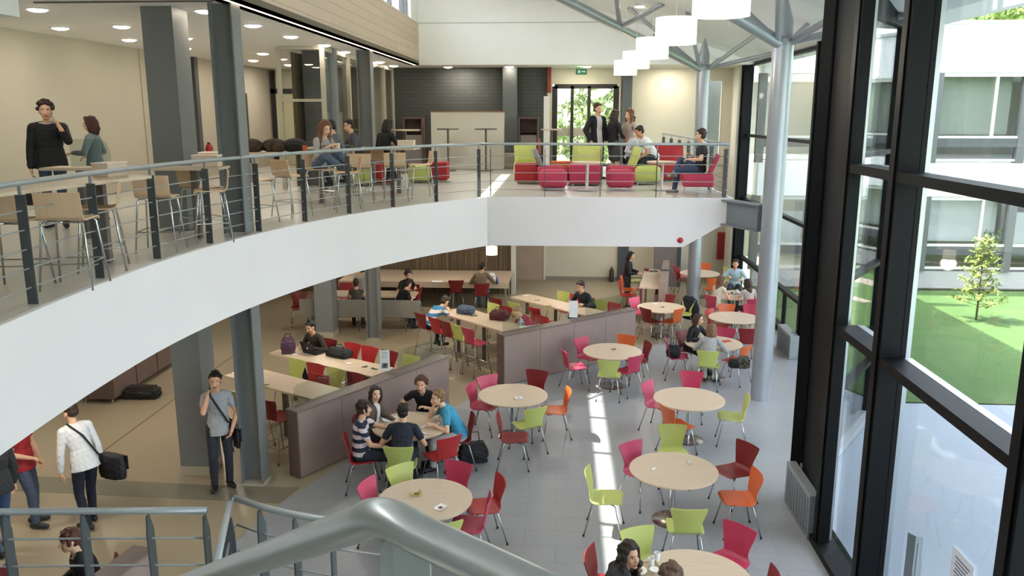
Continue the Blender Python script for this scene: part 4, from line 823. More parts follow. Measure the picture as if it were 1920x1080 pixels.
LC = lounge(V((2.92, 17.55, 0)), 172, RASP, RASP, 'raspberry armchair on steel legs under the man in the black T-shirt', w_=.66, bh=.8, legs=True)
def low_table(p, label, r=.34, h=.62):
    t = thing('side_table', label, 'table', (p.x, p.y, UF), group='small lounge tables'); MB().lathe([(r, h - .03), (r, h), (r - .003, h + .002)], n=32).build('tabletop', TABLE, t, smooth=40); MB().lathe([(.035, .015), (.035, h - .03)], n=14).build('pole', M('d9d9d6', .35, .4), t, smooth=40); MB().lathe([(.22, 0), (.22, .01), (.04, .016)], n=24).build('base', M('bdbdbb', .3, .6), t)
low_table(V((.6, 18.15, 0)), 'small lounge table with white pole between the two rounded ottomans'); low_table(V((2.25, 18.4, 0)), 'small lounge table in front of the seated man in black, with cups')
def cup(p, z, col, label, r=.035, h=.09): t = thing('cup', label, 'cup', (p[0], p[1], z)); MB().lathe([(r * .75, 0), (r, h), (r - .004, h), (r * .7, .006)], n=16).build('cup_body', M(col, .4), t, smooth=40)
cup((2.15, 18.35), UF + .622, 'e8e6e0', 'white cup on the lounge table before the man in black'); cup((-4.65, 14.95), UF + GT, ORNG, 'orange cup beside the dark bags on the gallery table', .04, .13)
screen(V((-6.35, 10.45, UF + GT + .002)), V((-5.85, 10.52, UF + GT + .002)), .36, 'clear acrylic screen standing on the gallery table before the woman in grey-blue')
# ================================================================ BAGS AND SMALL THINGS
def soft_bag(name, label, cat, loc, size, rz, col, handle=0, kind='cloth', vox=.012, strap=None):
    t = thing(name, label, cat, loc, rz); a, b, c = size
    mb = MB().ell((0, 0, c * .45), (a / 2, b / 2, c * .5))
    if name != 'bag': mb.box((-a * .43, -b * .4, .01), (a * .43, b * .4, c * .72)).box((-a * .36, -b * .28, .3 * c), (a * .36, b * .28, c * .92))
    mb.ell((a * .12, 0, c * .35), (a * .4, b * .52, c * .36)).ell((-a * .14, b * .05, c * .38), (a * .38, b * .5, c * .4)).ell((0, 0, c * .12), (a * .46, b * .46, c * .14))
    blob(mb, 'bag_body', M(col, .7, kind=kind), t, vox, 3, noise=.006)
    if handle: MB().tube([(-a * .22, 0, c * .85), (-a * .16, 0, c * 1.05 + handle), (a * .16, 0, c * 1.05 + handle), (a * .22, 0, c * .85)], .009, 6).build('handle', M('16161a', .6), t, True)
    if strap: MB().tube(strap, .01, 6).build('strap', M('17171a', .7), t, True)
    MB().tube([(-a * .3, -b * .43, c * .55), (0, -b * .52, c * .6), (a * .3, -b * .43, c * .55)], .004, 5).build('zip', M('5a5a5e', .4, .6), t)
    return t
p = g(886, 872); soft_bag('handbag', 'black leather bag standing on the floor right of the student table', 'bag', (p.x, p.y + .12, FT), (.5, .26, .36), .3, '1c1f24', .12)
p = g(822, 862); soft_bag('backpack', 'black bag on the floor between the lime chair and the red chair', 'bag', (p.x, p.y + .2, FT), (.36, .28, .42), .8, '15161a', .05)
p = g(1262, 670, .47); soft_bag('handbag', 'black bag on the raspberry chair left of the woman in black', 'bag', (p.x + .0, p.y, .475), (.3, .2, .28), -.2, '14161a', .12)
p = g(1372, 690, .47); soft_bag('handbag', 'black bag on the orange chair, left one of two', 'bag', (p.x + .05, p.y, .475), (.24, .2, .2), .2, '15171b'); soft_bag('handbag', 'olive mottled bag on the orange chair, right one of two', 'bag', (p.x + .22, p.y - .02, .475), (.26, .2, .27), .2, '5c574c', .0, 'camo')
p = g(258, 752); soft_bag('holdall', 'black quilted holdall lying before the brown cabinets', 'bag', (p.x, p.y + .2, 0), (.75, .35, .26), .05, '14120f', .0, vox=.016)
p = g(541, 662, HT); soft_bag('backpack', 'purple patterned backpack standing on the laptop table', 'bag', (p.x, p.y, HT), (.28, .22, .33), .3, '55374e', .03, 'print')
p = g(636, 668, HT); soft_bag('shoulder_bag', 'flat black shoulder bag lying on the laptop table', 'bag', (p.x, p.y, HT), (.56, .3, .17), -.5, '15181e', .05)
p = g(873, 589, HT); soft_bag('backpack', 'blue-grey bag on the maroon-bag table, next to the hunched person', 'bag', (p.x, p.y + .05, HT), (.42, .3, .2), -.4, '44576e', .0, strap=[(.1, -.15, .06), (.25, -.2, .02), (.35, -.1, .02)])
p = g(936, 600, HT); soft_bag('shoulder_bag', 'maroon bag lying on the long table behind the longer partition', 'bag', (p.x, p.y + .05, HT), (.46, .3, .23), -.3, '541820', .04)
for k, (dx, c_, lb, kd) in enumerate(((-1.5, '3a2c22', 'brown quilted bag heap at the left of the gallery table', 'camo'), (-1.1, '4a3a2c', 'brown furry bag, second in the heap on the gallery table', 'camo'), (-.75, '17181c', 'black bag at the right of the heap on the gallery table', 'cloth'))): soft_bag('bag', lb, 'bag', (-4.2 + dx, 15.1 + .1 * k, UF + GT), (.46, .3, .26), .2 * k, c_, 0, kd)
# laptop on the long table
p = g(580, 664, HT); t = thing('laptop', 'open dark laptop with a pale badge on its lid', 'laptop', (p.x, p.y, HT), math.radians(-32)); MB().box((-.18, 0, 0), (.18, .25, .018)).build('keyboard_base', M('23252a', .4), t); MB().add([(-.18, 0, .015), (.18, 0, .015), (.18, -.07, .235), (-.18, -.07, .235), (-.18, .012, .018), (.18, .012, .018), (.18, -.058, .238), (-.18, -.058, .238)], [(0, 1, 2, 3), (7, 6, 5, 4), (0, 4, 5, 1), (3, 2, 6, 7), (1, 5, 6, 2), (0, 3, 7, 4)]).build('screen_lid', M('15161a', .4), t)
mb = MB().lathe([(.001, 0), (.02, 0), (.02, .003), (.001, .004)], n=14); R_ = Matrix.Rotation(math.radians(90 - 17), 3, 'X'); mb.v = [R_ @ q + V((0, -.04, .125)) for q in mb.v]; mb.build('lid_badge', M('d0d2d4', .4), t)
# leaflets, papers, napkins
def paper(u, v, z, w_, h_, rz, label, col='f1f2f3', spot=None, name='leaflet', cat='paper', lift=.004):
    p = g(u, v, z); t = thing(name, label, cat, (p.x, p.y, z), rz); MB().sheet([[(-w_ / 2 + w_ * i / 3, -h_ / 2 + h_ * j / 3, .003 + lift * ((i - 1.5) ** 2)) for i in range(4)] for j in range(4)], .001).build('sheet', M(col, .7), t)
    if spot: MB().box((-w_ * .2, -h_ * .25, .004 + lift), (w_ * .2, h_ * .1, .006 + lift)).build('picture', M(spot, .6), t)
paper(780, 928, .74, .13, .1, .3, 'folded yellow leaflet on the table beside the big handrail', 'c9bd62', '4a3a30', lift=.02); paper(827, 952, .74, .12, .15, -.5, 'white printed leaflet on the table beside the big handrail', spot='8a3a34'); paper(972, 747, .74, .14, .1, .4, 'white slip lying on the table right of the turquoise-shirted student', spot='9aa4b4'); paper(983, 722, .74, .05, .04, 0, 'tiny white crumb of paper at the far side of that same table', lift=.01)
paper(1224, 881, .74, .08, .05, .5, 'tiny white paper scrap at the left of the bare table', lift=.01); paper(1291, 868, .74, .04, .08, .2, 'small clear wrapper at the right of the bare table', 'dfe2e2', lift=.01); paper(1150, 655, .74, .1, .08, .3, 'grey leaflet on the table against the longer partition', '77726c'); paper(1242, 576, .74, .1, .08, .3, 'dark leaflet on the table past the partition end', '5d5852'); paper(1229, 570, .74, .1, .08, 0, 'white slip on the table past the partition end')
paper(731, 788, .74, .24, .16, .5, 'white paper wrapper before the long-haired woman', lift=.012); paper(757, 783, .74, .1, .12, .1, 'white napkin right of the paper wrapper on the student table', lift=.02); paper(822, 790, .74, .16, .12, .9, 'crumpled white napkin by the hand of the turquoise-shirted student', lift=.035); paper(792, 802, .74, .08, .06, .3, 'small white napkin in the middle of the student table', lift=.02); paper(800, 814, .74, .14, .03, -.5, 'white plastic cutlery at the near side of the student table'); paper(818, 797, .74, .1, .09, .3, 'second white napkin under the crumpled one on the student table', lift=.015)
paper(655, 682, HT, .12, .07, .2, 'white slip on the laptop table right of the black bag'); paper(684, 688, HT, .1, .07, .6, 'dark leaflet on the laptop table, left of two at its end', '4b443e'); paper(702, 692, HT, .13, .06, -.5, 'dark leaflet at the end of the laptop table by the sign', '3f3a36'); paper(500, 722, HT, .08, .06, .2, 'olive leaflet on the nearer long table', '7a7440'); paper(555, 664, HT, .14, .06, .2, 'white slip beside the purple backpack'); paper(441, 700, HT, .1, .06, .2, 'white slip on the nearer long table behind the phone man')
paper(1007, 563, HT, .14, .06, .3, 'dark leaflet on the farthest partition table, farther one', '5a524a'); paper(1029, 574, HT, .14, .06, .3, 'dark leaflet on the farthest partition table, nearer one', '5a524a'); paper(985, 555, HT, .14, .08, .3, 'white slip on the farthest partition table'); paper(1045, 577, HT, .12, .08, .3, 'white cup mark napkin on the farthest partition table'); paper(1005, 612, HT, .3, .22, .5, 'white-pink open magazine by the fair-haired person', 'e6d6d6', 'b86a70'); paper(1151, 657, .74, .03, .03, 0, 'tiny tag on the leaflet of the partition table', '3c3a38') if False else None
paper(755, 563, .75, .4, .3, .2, 'open greenish book on the bench table before the man in black', 'dfe3cc', 'c8d0a0'); paper(820, 528, .75, .3, .2, 0, 'white sheet on the wall counter'); paper(1360, 640, .74, .22, .16, .3, 'orange-red leaflet at the right of the two women\'s table', 'd2593a'); paper(1372, 595, .74, .1, .07, 0, 'white slip on the table half hidden by the column') if False else paper(1360, 591, .74, .1, .07, 0, 'white slip on the table half hidden by the column')
def tray(u, v, z, label, rz=.2, col='9a948c'):
    p = g(u, v, z); t = thing('food_tray', label, 'tray', (p.x, p.y, z), rz); MB().box((-.2, -.15, 0), (.2, .15, .01)).box((-.2, -.15, .01), (-.19, .15, .022)).box((.19, -.15, .01), (.2, .15, .022)).box((-.2, -.15, .01), (.2, -.14, .022)).box((-.2, .14, .01), (.2, .15, .022)).build('tray_base', M(col, .4), t)
    MB().lathe([(.001, .012), (.06, .012), (.095, .03), (.09, .03), (.055, .018)], (-.06, 0, 0), 24).build('plate', M('f2f2ee', .3), t, smooth=40); MB().ell((-.06, 0, .03), (.05, .04, .02)).ell((-.04, .03, .03), (.03, .02, .015)).build('food', M('b98e4a', .7, kind='camo'), t, True); MB().lathe([(.028, .012), (.034, .1), (.03, .1), (.026, .014)], (.12, .07, 0), 14).build('cup', M('eeeeea', .3), t, smooth=40); MB().lathe([(.03, .012), (.055, .05), (.05, .05)], (.1, -.06, 0), 16).build('bowl', M('efece6', .3), t, smooth=40)
tray(1306, 638, .74, 'food tray with plate and bowl before the woman in the black dress'); tray(1320, 634, .74, 'second food tray between the two women', .6, 'a89f94') if False else None
tray(1376, 551, .74, 'food tray before the man in the light blue shirt'); tray(1206, 1072, .74, 'food tray with salad before the woman in the grey jacket', .3, 'b9a88c')
cup((g(1232, 1050, .74).x, g(1232, 1050, .74).y), .74, 'e9eef0', 'white cup between the two people at the nearest table'); cup((g(1381, 600, .74).x, g(1381, 600, .74).y), .74, 'eeeeee', 'white cup on the table half hidden by the column') if False else None
def bottle(u, v, z, label, col='9cc4da'): p = g(u, v, z); t = thing('water_bottle', label, 'bottle', (p.x, p.y, z)); MB().lathe([(.03, 0), (.033, .02), (.033, .14), (.012, .19), (.012, .2)], n=14).build('bottle_body', M(col, .15), t, smooth=40); MB().lathe([(.014, .2), (.014, .22), (.001, .221)], n=10).build('bottle_cap', M('3c7cc0', .4), t)
bottle(976, 612, HT, 'pale blue water bottle at the partition end of the maroon-bag table'); bottle(932, 533, .75, 'small dark blue bottle on the wall counter', '30468a'); p = g(922, 528, .75); soft_bag('paper_bag', 'white crumpled bag on the wall counter beside the tan-jumper person', 'bag', (p.x, p.y, .75), (.22, .18, .28), .2, 'ecebe6')
p = g(985, 618, HT); t = thing('bowl', 'white bowl near the water bottle', 'bowl', (p.x, p.y, HT)); MB().lathe([(.04, 0), (.13, .05), (.125, .05), (.04, .006)], n=24).build('bowl_body', M('e9e6dc', .3), t, smooth=40)
p = g(1212, 508, 1.0); t = thing('bowl', 'small red bowl at the far end of the narrow bar', 'bowl', (p.x, p.y, 1.0)); MB().lathe([(.04, 0), (.09, .06), (.085, .06), (.04, .006)], n=20).build('bowl_body', M('8e2430', .4), t, smooth=40)
# ================================================================ PEOPLE
def ik(a, t, l1, l2, hint):
    d = t - a; L_ = max(.05, min(d.length, (l1 + l2) * .995)); d = d.normalized(); t = a + d * L_
    x = (l1 * l1 - l2 * l2 + L_ * L_) / (2 * L_); h = math.sqrt(max(0, l1 * l1 - x * x)); n = hint - d * hint.dot(d); n = n.normalized() if n.length > 1e-4 else V((0, 0, 1))
    return a + d * x + n * h, t
def hand(mb, w, d, n, s, side, curl=.5, thick=1.0):
    """palm, four fingers and a thumb; d = hand direction, n = palm normal"""
    d = d.normalized(); n = (n - d * n.dot(d)).normalized(); l = d.cross(n).normalized() * side; R = Matrix((d, l, n)).transposed(); fr = .0085 * s * thick
    mb.cap(w - d * .03 * s, w + d * .03 * s, .024 * s, .026 * s, 8); mb.ell(w + d * .055 * s, (.05 * s, .04 * s, .017 * s * thick), R, 10, 6)
    for k, (o, ln) in enumerate(((.032, .066), (.011, .074), (-.011, .069), (-.031, .055))):
        b = w + d * .09 * s + l * o * s; c = curl + .06 * k; e1 = d * math.cos(c) + n * math.sin(c) + l * (o * 1.6); e2 = d * math.cos(c * 2.1) + n * math.sin(c * 2.1) + l * (o * 1.2)
        m_ = b + e1 * ln * .55 * s; mb.cap(b - d * .01, m_, fr * 1.12, fr, 6); mb.cap(m_, m_ + e2 * ln * .5 * s, fr, fr * .85, 6)
    b = w + d * .022 * s + l * .034 * s; e = (d * .75 + l * .62 + n * .25).normalized(); m_ = b + e * .04 * s; mb.cap(b, m_, fr * 1.4, fr * 1.15, 6); mb.cap(m_, m_ + (e + d * .35 + n * .2).normalized() * .03 * s, fr * 1.15, fr * .9, 6)
def person(label, loc, ang, h=1.74, seat=None, lean=0, bend=0, yaw=0, pitch=0, roll=0, rh=None, lh=None, rf=None, lf=None, shirt=('333333', 'short', 'cloth'), legs=('2c3440', 'trousers'), hair=('short', '2a1d16'), skin=0, shoe='1d1d20', vox=.011, w_=1.0, group=None, jacket=None, twist=0, collar=None, curl=.5):
    s = h / 1.74; t = thing('person', label, 'person', loc, ang, group); X, Z = V((1, 0, 0)), V((0, 0, 1))
    hz = (seat + .085) if seat else .93 * s; P = V((0, 0, hz)); Rl = Matrix.Rotation(math.radians(lean), 3, 'Y'); Rb = Matrix.Rotation(math.radians(lean + bend), 3, 'Y'); Rt = Matrix.Rotation(math.radians(twist), 3, 'Z')
    u1, u2 = Rl @ Z, Rb @ (Rt @ Z); f1, f2 = Rl @ X, Rb @ (Rt @ X); y2 = Rb @ (Rt @ V((0, 1, 0))); Y = V((0, 1, 0))
    wa = P + u1 * .17 * s; ch = P + u1 * .2 * s + u2 * .14 * s; sh = P + u1 * .2 * s + u2 * .29 * s; nk = sh + u2 * .045 * s
    Rn = Matrix.Rotation(math.radians((lean + bend) * .55), 3, 'Y'); Hc = nk + (Rn @ Z) * .155 * s + (Rn @ X) * .025 * s
    Rh = Matrix.Rotation(math.radians(yaw), 3, 'Z') @ Matrix.Rotation(math.radians((lean + bend) * .3 + pitch), 3, 'Y') @ Matrix.Rotation(math.radians(roll), 3, 'X')
    hp = lambda x, y, z: Hc + Rh @ V((x * s, y * s, z * s))
    sw = .172 * s * w_
    S = {1: sh - u2 * .03 * s + y2 * sw, -1: sh - u2 * .03 * s - y2 * sw}; Hj = {1: P + Y * .09 * s, -1: P - Y * .09 * s}
    hd = {}; El = {}; Wr = {}
    for sd, tg in ((1, lh), (-1, rh)):
        df = V((.1, sd * .24, .42 if seat else .8)) if not seat else V((.32, sd * .12, hz + .1)); tgt = V(tg[:3]) if tg else (V((.06, sd * .26 * w_, hz - .12 * s)) if not seat else df)
        hint = V(tg[3]) if tg and len(tg) > 3 else V((-.5, sd * .7, -.5)); El[sd], Wr[sd] = ik(S[sd], tgt, .29 * s, .26 * s, hint); hd[sd] = (Wr[sd] - El[sd]).normalized()
    Kn = {}; An = {}
    for sd, tg in ((1, lf), (-1, rf)):
        tgt = V(tg[:3]) if tg else (V((.42, sd * .11, .085 * s)) if seat else V((0.02 * sd, sd * .1, .085 * s))); Kn[sd], An[sd] = ik(Hj[sd], tgt, .43 * s, .42 * s, V(tg[3]) if tg and len(tg) > 3 else V((1, sd * .12, .25)))
    def torso(mb, q, top=True):
        rings = [(P - u1 * .0 * s, Y * (.15 * s * w_ + q), f1 * (.105 * s + q)), (P + u1 * .02 * s, Y * (.158 * s * w_ + q), f1 * (.112 * s + q)), (wa, Y * (.138 * s * w_ + q), f1 * (.1 * s + q)), (ch, y2 * (.158 * s * w_ + q), f2 * (.115 * s + q)), (ch.lerp(sh, .6), y2 * (.166 * s * w_ + q), f2 * (.108 * s + q)), (sh, y2 * (.14 * s * w_ + q), f2 * (.08 * s + q)), (sh + u2 * .035 * s, y2 * (.075 * s + q), f2 * (.06 * s + q))]
        mb.loft(rings)
        for sd in (1, -1): mb.cap(sh + u2 * .0 + y2 * sd * .06 * s, S[sd], .052 * s + q, .056 * s + q)
    # --- body: one continuous skin
    mb = MB(); torso(mb, -.012)
    mb.cap(sh, nk + (Hc - nk) * .45, .055 * s, .05 * s)
    mb.ell(hp(-.012, 0, .028), (.094 * s, .076 * s, .09 * s), Rh, 16, 12); mb.ell(hp(.022, 0, -.035), (.066 * s, .06 * s, .085 * s), Rh, 14, 10); mb.ell(hp(.06, 0, -.098), (.024 * s, .026 * s, .02 * s), Rh); mb.ell(hp(.066, 0, .028), (.022 * s, .045 * s, .012 * s), Rh)
    mb.cap(hp(.085, 0, .008), hp(.106, 0, -.036), .009 * s, .014 * s, 8); mb.ell(hp(.082, 0, -.07), (.012 * s, .024 * s, .011 * s), Rh); mb.ell(hp(.05, .04, -.03), (.03 * s, .022 * s, .028 * s), Rh); mb.ell(hp(.05, -.04, -.03), (.03 * s, .022 * s, .028 * s), Rh)
    for sd in (1, -1):
        mb.ell(hp(-.005, sd * .078, -.012), (.021 * s, .01 * s, .032 * s), Rh, 10, 8)
        mb.chain([S[sd], S[sd].lerp(El[sd], .5), El[sd]], [.05 * s, .043 * s, .037 * s]); mb.chain([El[sd], El[sd].lerp(Wr[sd], .35), Wr[sd]], [.037 * s, .038 * s, .025 * s])
        n_ = V((0, 0, -1)) if abs(hd[sd].z) < .75 else V((0, -sd, 0)); hand(mb, Wr[sd], hd[sd], n_, s, sd * (-1 if abs(hd[sd].z) < .75 else -1) * -1, curl, 1.0 if vox < .0095 else 1.3)
        mb.chain([Hj[sd], Hj[sd].lerp(Kn[sd], .5), Kn[sd]], [.078 * s, .066 * s, .05 * s]); mb.chain([Kn[sd], Kn[sd].lerp(An[sd], .35), An[sd]], [.049 * s, .05 * s, .034 * s]); mb.cap(An[sd] - Z * .03 * s, An[sd] + V((.1, sd * .02, -.05)) * s, .034 * s, .026 * s)
    sk = SKINS[skin]; hc = hair[1]
    def paint(me):
        inv = Rh.transposed()
        for p in me.polygons:
            q = inv @ (p.center - Hc) / s
            if q.x < .05 or abs(q.y) > .06: continue
            ay = abs(q.y)
            if abs(q.z + .07) < .011 and ay < .026 and q.x > .07: p.material_index = 3
            elif ((ay - .032) / .007) ** 2 + ((q.z - .006) / .007) ** 2 < 1: p.material_index = 2
            elif ((ay - .032) / .0125) ** 2 + ((q.z - .006) / .0065) ** 2 < 1: p.material_index = 1
            elif abs(q.z - .024 + (ay - .03) * .15) < .0045 and .014 < ay < .052: p.material_index = 4
    sl = tuple(int(int(sk[i:i + 2], 16) * f) for i, f in ((0, .86), (2, .62), (4, .6)))
    blob(mb, 'body', [M(sk, .5), M('e8e2dc', .3), M('2a1c14', .3), M('%02x%02x%02x' % sl, .5), M(hc, .7)], t, vox, 3, paint)
    # --- shirt
    def top(name, col, slv, kind, q, parent=t):
        mb = MB(); torso(mb, q)
        mb.loft([(P - u1 * (.1 if not seat else .03) * s, Y * (.186 * s * w_ + q), f1 * (.142 * s + q)), (P + u1 * .06 * s, Y * (.168 * s * w_ + q), f1 * (.124 * s + q)), (wa, Y * (.145 * s * w_ + q), f1 * (.107 * s + q))])
        for sd in (1, -1):
            if slv == 'none': continue
            if slv == 'short': mb.cap(S[sd], S[sd].lerp(El[sd], .55), .057 * s + q, .052 * s + q)
            else: mb.chain([S[sd], El[sd], El[sd].lerp(Wr[sd], .4), El[sd].lerp(Wr[sd], .93 if slv == 'long' else .3)], [.056 * s + q, .043 * s + q, .043 * s + q, .032 * s + q])
        o = blob(mb, name, M(col, .8, kind=kind or 'cloth'), parent, vox, 3, noise=.003)
        # neckline: cut what rises above the collar
        me = o.data; bm = bmesh.new(); bm.from_mesh(me); bmesh.ops.bisect_plane(bm, geom=bm.verts[:] + bm.edges[:] + bm.faces[:], plane_co=sh + u2 * .064 * s + f2 * .0, plane_no=(u2 + f2 * .55).normalized(), clear_outer=True); bm.to_mesh(me); bm.free(); return o
    top('shirt', shirt[0], 'none' if jacket else shirt[1], shirt[2] if len(shirt) > 2 else 'cloth', .006)
    if jacket:
        o = top('jacket', jacket[0], 'long', 'cloth', .017)
        if len(jacket) > 1:                       # open at the front
            me = o.data; bm = bmesh.new(); bm.from_mesh(me); dl = [f for f in bm.faces if (f.calc_center_median() - ch).dot(f2) > .03 and abs((f.calc_center_median() - ch).dot(y2)) < jacket[1]]; bmesh.ops.delete(bm, geom=dl, context='FACES'); bm.to_mesh(me); bm.free()
            md = o.modifiers.new('s', 'SOLIDIFY'); md.thickness = .006
    # --- trousers or skirt
    mb = MB(); mb.loft([(P - u1 * .08 * s, Y * .16 * s * w_, f1 * .118 * s), (P + u1 * .0 * s, Y * .164 * s * w_, f1 * .119 * s), (P + u1 * .05 * s, Y * .15 * s * w_, f1 * .11 * s)])
    for sd in (1, -1):
        if legs[1] == 'trousers': mb.chain([Hj[sd], Hj[sd].lerp(Kn[sd], .5), Kn[sd]], [.092 * s, .08 * s, .064 * s]); mb.chain([Kn[sd], Kn[sd].lerp(An[sd], .4), An[sd].lerp(Kn[sd], .02)], [.063 * s, .06 * s, .052 * s])
        elif legs[1] == 'shorts': mb.chain([Hj[sd], Kn[sd]], [.095 * s, .08 * s])
        else: mb.chain([Hj[sd], Kn[sd].lerp(Hj[sd], .1)], [.1 * s, .085 * s]); mb.chain([P, (Kn[1] + Kn[-1]) / 2], [.1 * s, .07 * s])
    blob(mb, 'trousers' if legs[1] == 'trousers' else legs[1], M(legs[0], .85, kind='cloth'), t, vox, 3, noise=.003)
    # --- shoes
    for sd in (1, -1):
        fd = (An[sd] - Kn[sd]); fd = V((max(.3, -fd.z * 1.0), sd * .12, 0)).normalized(); b = An[sd] - Z * .045 * s
        m2 = MB().cap(b - fd * .05 * s, b + fd * .06 * s, .042 * s, .042 * s).cap(b + fd * .05 * s, b + fd * .15 * s, .042 * s, .034 * s).cap(b + Z * .02, An[sd] + Z * .015, .045 * s, .045 * s); m2.v = [V((q.x, q.y, max(q.z, b.z - .036 * s))) for q in m2.v]
        m2.build('shoe', M(shoe, .5), t, 50)
    # --- hair
    st, hcol = hair[0], hair[1]; mb = MB(); rnd = random.Random(hash(label) % 9999 if False else len(label) * 37)
    mb.ell(hp(-.03, 0, .045), (.094 * s, .087 * s, .09 * s), Rh, 16, 12); mb.ell(hp(-.05, 0, -.01), (.068 * s, .08 * s, .075 * s), Rh, 14, 10); mb.ell(hp(.025, .02, .1), (.05 * s, .055 * s, .024 * s), Rh); mb.ell(hp(.02, -.025, .098), (.05 * s, .055 * s, .024 * s), Rh)
    if st in ('short', 'fringe', 'tuft', 'bun'):
        for _ in range(34):
            a, e = rnd.uniform(-PI, PI), rnd.uniform(-.15, 1.5); fx = math.cos(a) * math.cos(e)
            if fx > .4 and e < .8: continue
            c0 = V((-.03 + .092 * fx, .084 * math.sin(a) * math.cos(e), .045 + .088 * math.sin(e))); d0 = V((rnd.uniform(-.2, 1), rnd.gauss(0, .5), rnd.uniform(-.6, .3))).normalized() * .02; mb.cap(hp(*c0), hp(*(c0 + d0)), .016 * s, .009 * s, 6)
    if st in ('bob', 'long', 'curlylong'):
        for sd in (1, -1): mb.chain([hp(.03, sd * .06, .085), hp(.01, sd * .085, .02), hp(-.01, sd * .088, -.06), hp(-.015, sd * .08, -.12)], [.03 * s, .03 * s, .034 * s, .03 * s])
        mb.chain([hp(-.07, 0, .02), hp(-.085, 0, -.08), hp(-.08, 0, -.14)], [.07 * s, .068 * s, .055 * s]); mb.chain([hp(-.06, .05, 0), hp(-.06, .06, -.13)], [.05 * s, .045 * s]); mb.chain([hp(-.06, -.05, 0), hp(-.06, -.06, -.13)], [.05 * s, .045 * s])
    if st == 'long' or st == 'curlylong':
        b = lambda x, y, z: Hc + Rn @ V((x * s, y * s, z * s))
        for sd in (1, -1): mb.chain([hp(-.02, sd * .085, -.1), b(-.0, sd * .1, -.2), b(.02, sd * .1, -.31)], [.038 * s, .042 * s, .02 * s])
        mb.chain([hp(-.08, 0, -.1), b(-.1, 0, -.22), b(-.1, 0, -.36)], [.06 * s, .065 * s, .03 * s]); mb.chain([hp(-.07, .05, -.1), b(-.08, .07, -.33)], [.05 * s, .03 * s]); mb.chain([hp(-.07, -.05, -.1), b(-.08, -.07, -.33)], [.05 * s, .03 * s])
    if st in ('curly', 'curlylong', 'mop'):
        for _ in range(60):
            a, e = rnd.uniform(-PI, PI), rnd.uniform(-.35, 1.5); fx = math.cos(a) * math.cos(e)
            if fx > .45 and e < .75: continue
            mb.ell(hp(-.025 + .102 * fx, .096 * math.sin(a) * math.cos(e), .045 + .1 * math.sin(e)), (.027 * s,) * 3, None, 8, 6)
    if st == 'curlylong':
        for _ in range(50):
            sd = rnd.choice((1, -1)); z = rnd.uniform(-.3, .05); mb.ell(hp(rnd.uniform(-.1, .02), sd * rnd.uniform(.07, .12), z), (.03 * s,) * 3, None, 8, 6)
    if st == 'bun': mb.ell(hp(-.13, 0, .06), (.04 * s, .045 * s, .045 * s), Rh)
    if st == 'tuft': mb.ell(hp(-.03, 0, .15), (.05 * s, .05 * s, .05 * s), Rh)
    if st == 'fringe': mb.ell(hp(.07, .01, .055), (.026 * s, .06 * s, .03 * s), Rh); mb.chain([hp(.02, .08, .05), hp(.02, .085, -.02)], [.026 * s, .018 * s]); mb.chain([hp(.02, -.08, .05), hp(.02, -.085, -.02)], [.026 * s, .018 * s])
    blob(mb, 'hair', M(hcol, .6, kind='cloth'), t, max(.008, vox * .9), 2 if 'curl' in st or st == 'mop' else 3, noise=.005)
    return dict(t=t, hp=hp, Wr=Wr, S=S, El=El, P=P, s=s, Rh=Rh, ch=ch, hd=hd, sh=sh, y2=y2, f2=f2)
def on(K, dx=-.02, dz=0.0): return V((K.location.x + dx * math.cos(K.rotation_euler.z), K.location.y + dx * math.sin(K.rotation_euler.z), K.location.z)), K.rotation_euler.z
TH_ = .79  # hands resting on a 0.74 m table
def toward(K, **k):
    l, a = on(K); return dict(loc=l, ang=a, seat=.46, **k)
# --- five students
person('young man in a navy and white striped T-shirt leaning on the student table', h=1.74, lean=-4, bend=12, yaw=8, rh=(.34, -.06, .64), lh=(.52, .2, TH_), shirt=('232c40', 'short', 'hstripe:d6c8cc:.13'), legs=('272e3c', 'trousers'), hair=('fringe', '2a1a14'), vox=.0085, **toward(K1))
person('long-haired young woman in a taupe cardigan facing the camera at the student table', h=1.66, lean=4, bend=4, yaw=-48, pitch=0, rh=(.3, -.1, .7), lh=(.34, .1, .74), shirt=('d8d6d6', 'short'), jacket=('5e5148', .07), hair=('long', '34211a'), skin=2, vox=.0085, w_=.92, legs=('2c2c34', 'trousers'), **toward(K2))
person('young man in a black polo shirt with brown tousled hair, facing the camera', h=1.74, lean=22, bend=14, yaw=0, pitch=-12, rh=(.36, -.26, TH_), lh=(.44, .1, TH_), shirt=('15161a', 'short'), hair=('mop', '5a3422'), skin=0, vox=.0085, **toward(K3))
person('fair-haired young man in a turquoise T-shirt leaning over the student table', h=1.74, lean=17, bend=18, yaw=8, pitch=-6, lh=(.42, .2, TH_), rh=(.38, -.03, 1.02, (.2, -.5, -.9)), shirt=('3f9cc0', 'short'), legs=('c9c6c0', 'trousers'), hair=('short', '8a6a48'), skin=2, vox=.0085, **toward(K4))
person('dark-haired young man in a navy shirt seen from behind at the student table', h=1.72, lean=18, bend=12, yaw=-8, rh=(.34, -.14, TH_), lh=(.34, .14, TH_), shirt=('1d2533', 'short'), legs=('22283a', 'trousers'), hair=('short', '1d1614'), vox=.0085, **toward(K5))
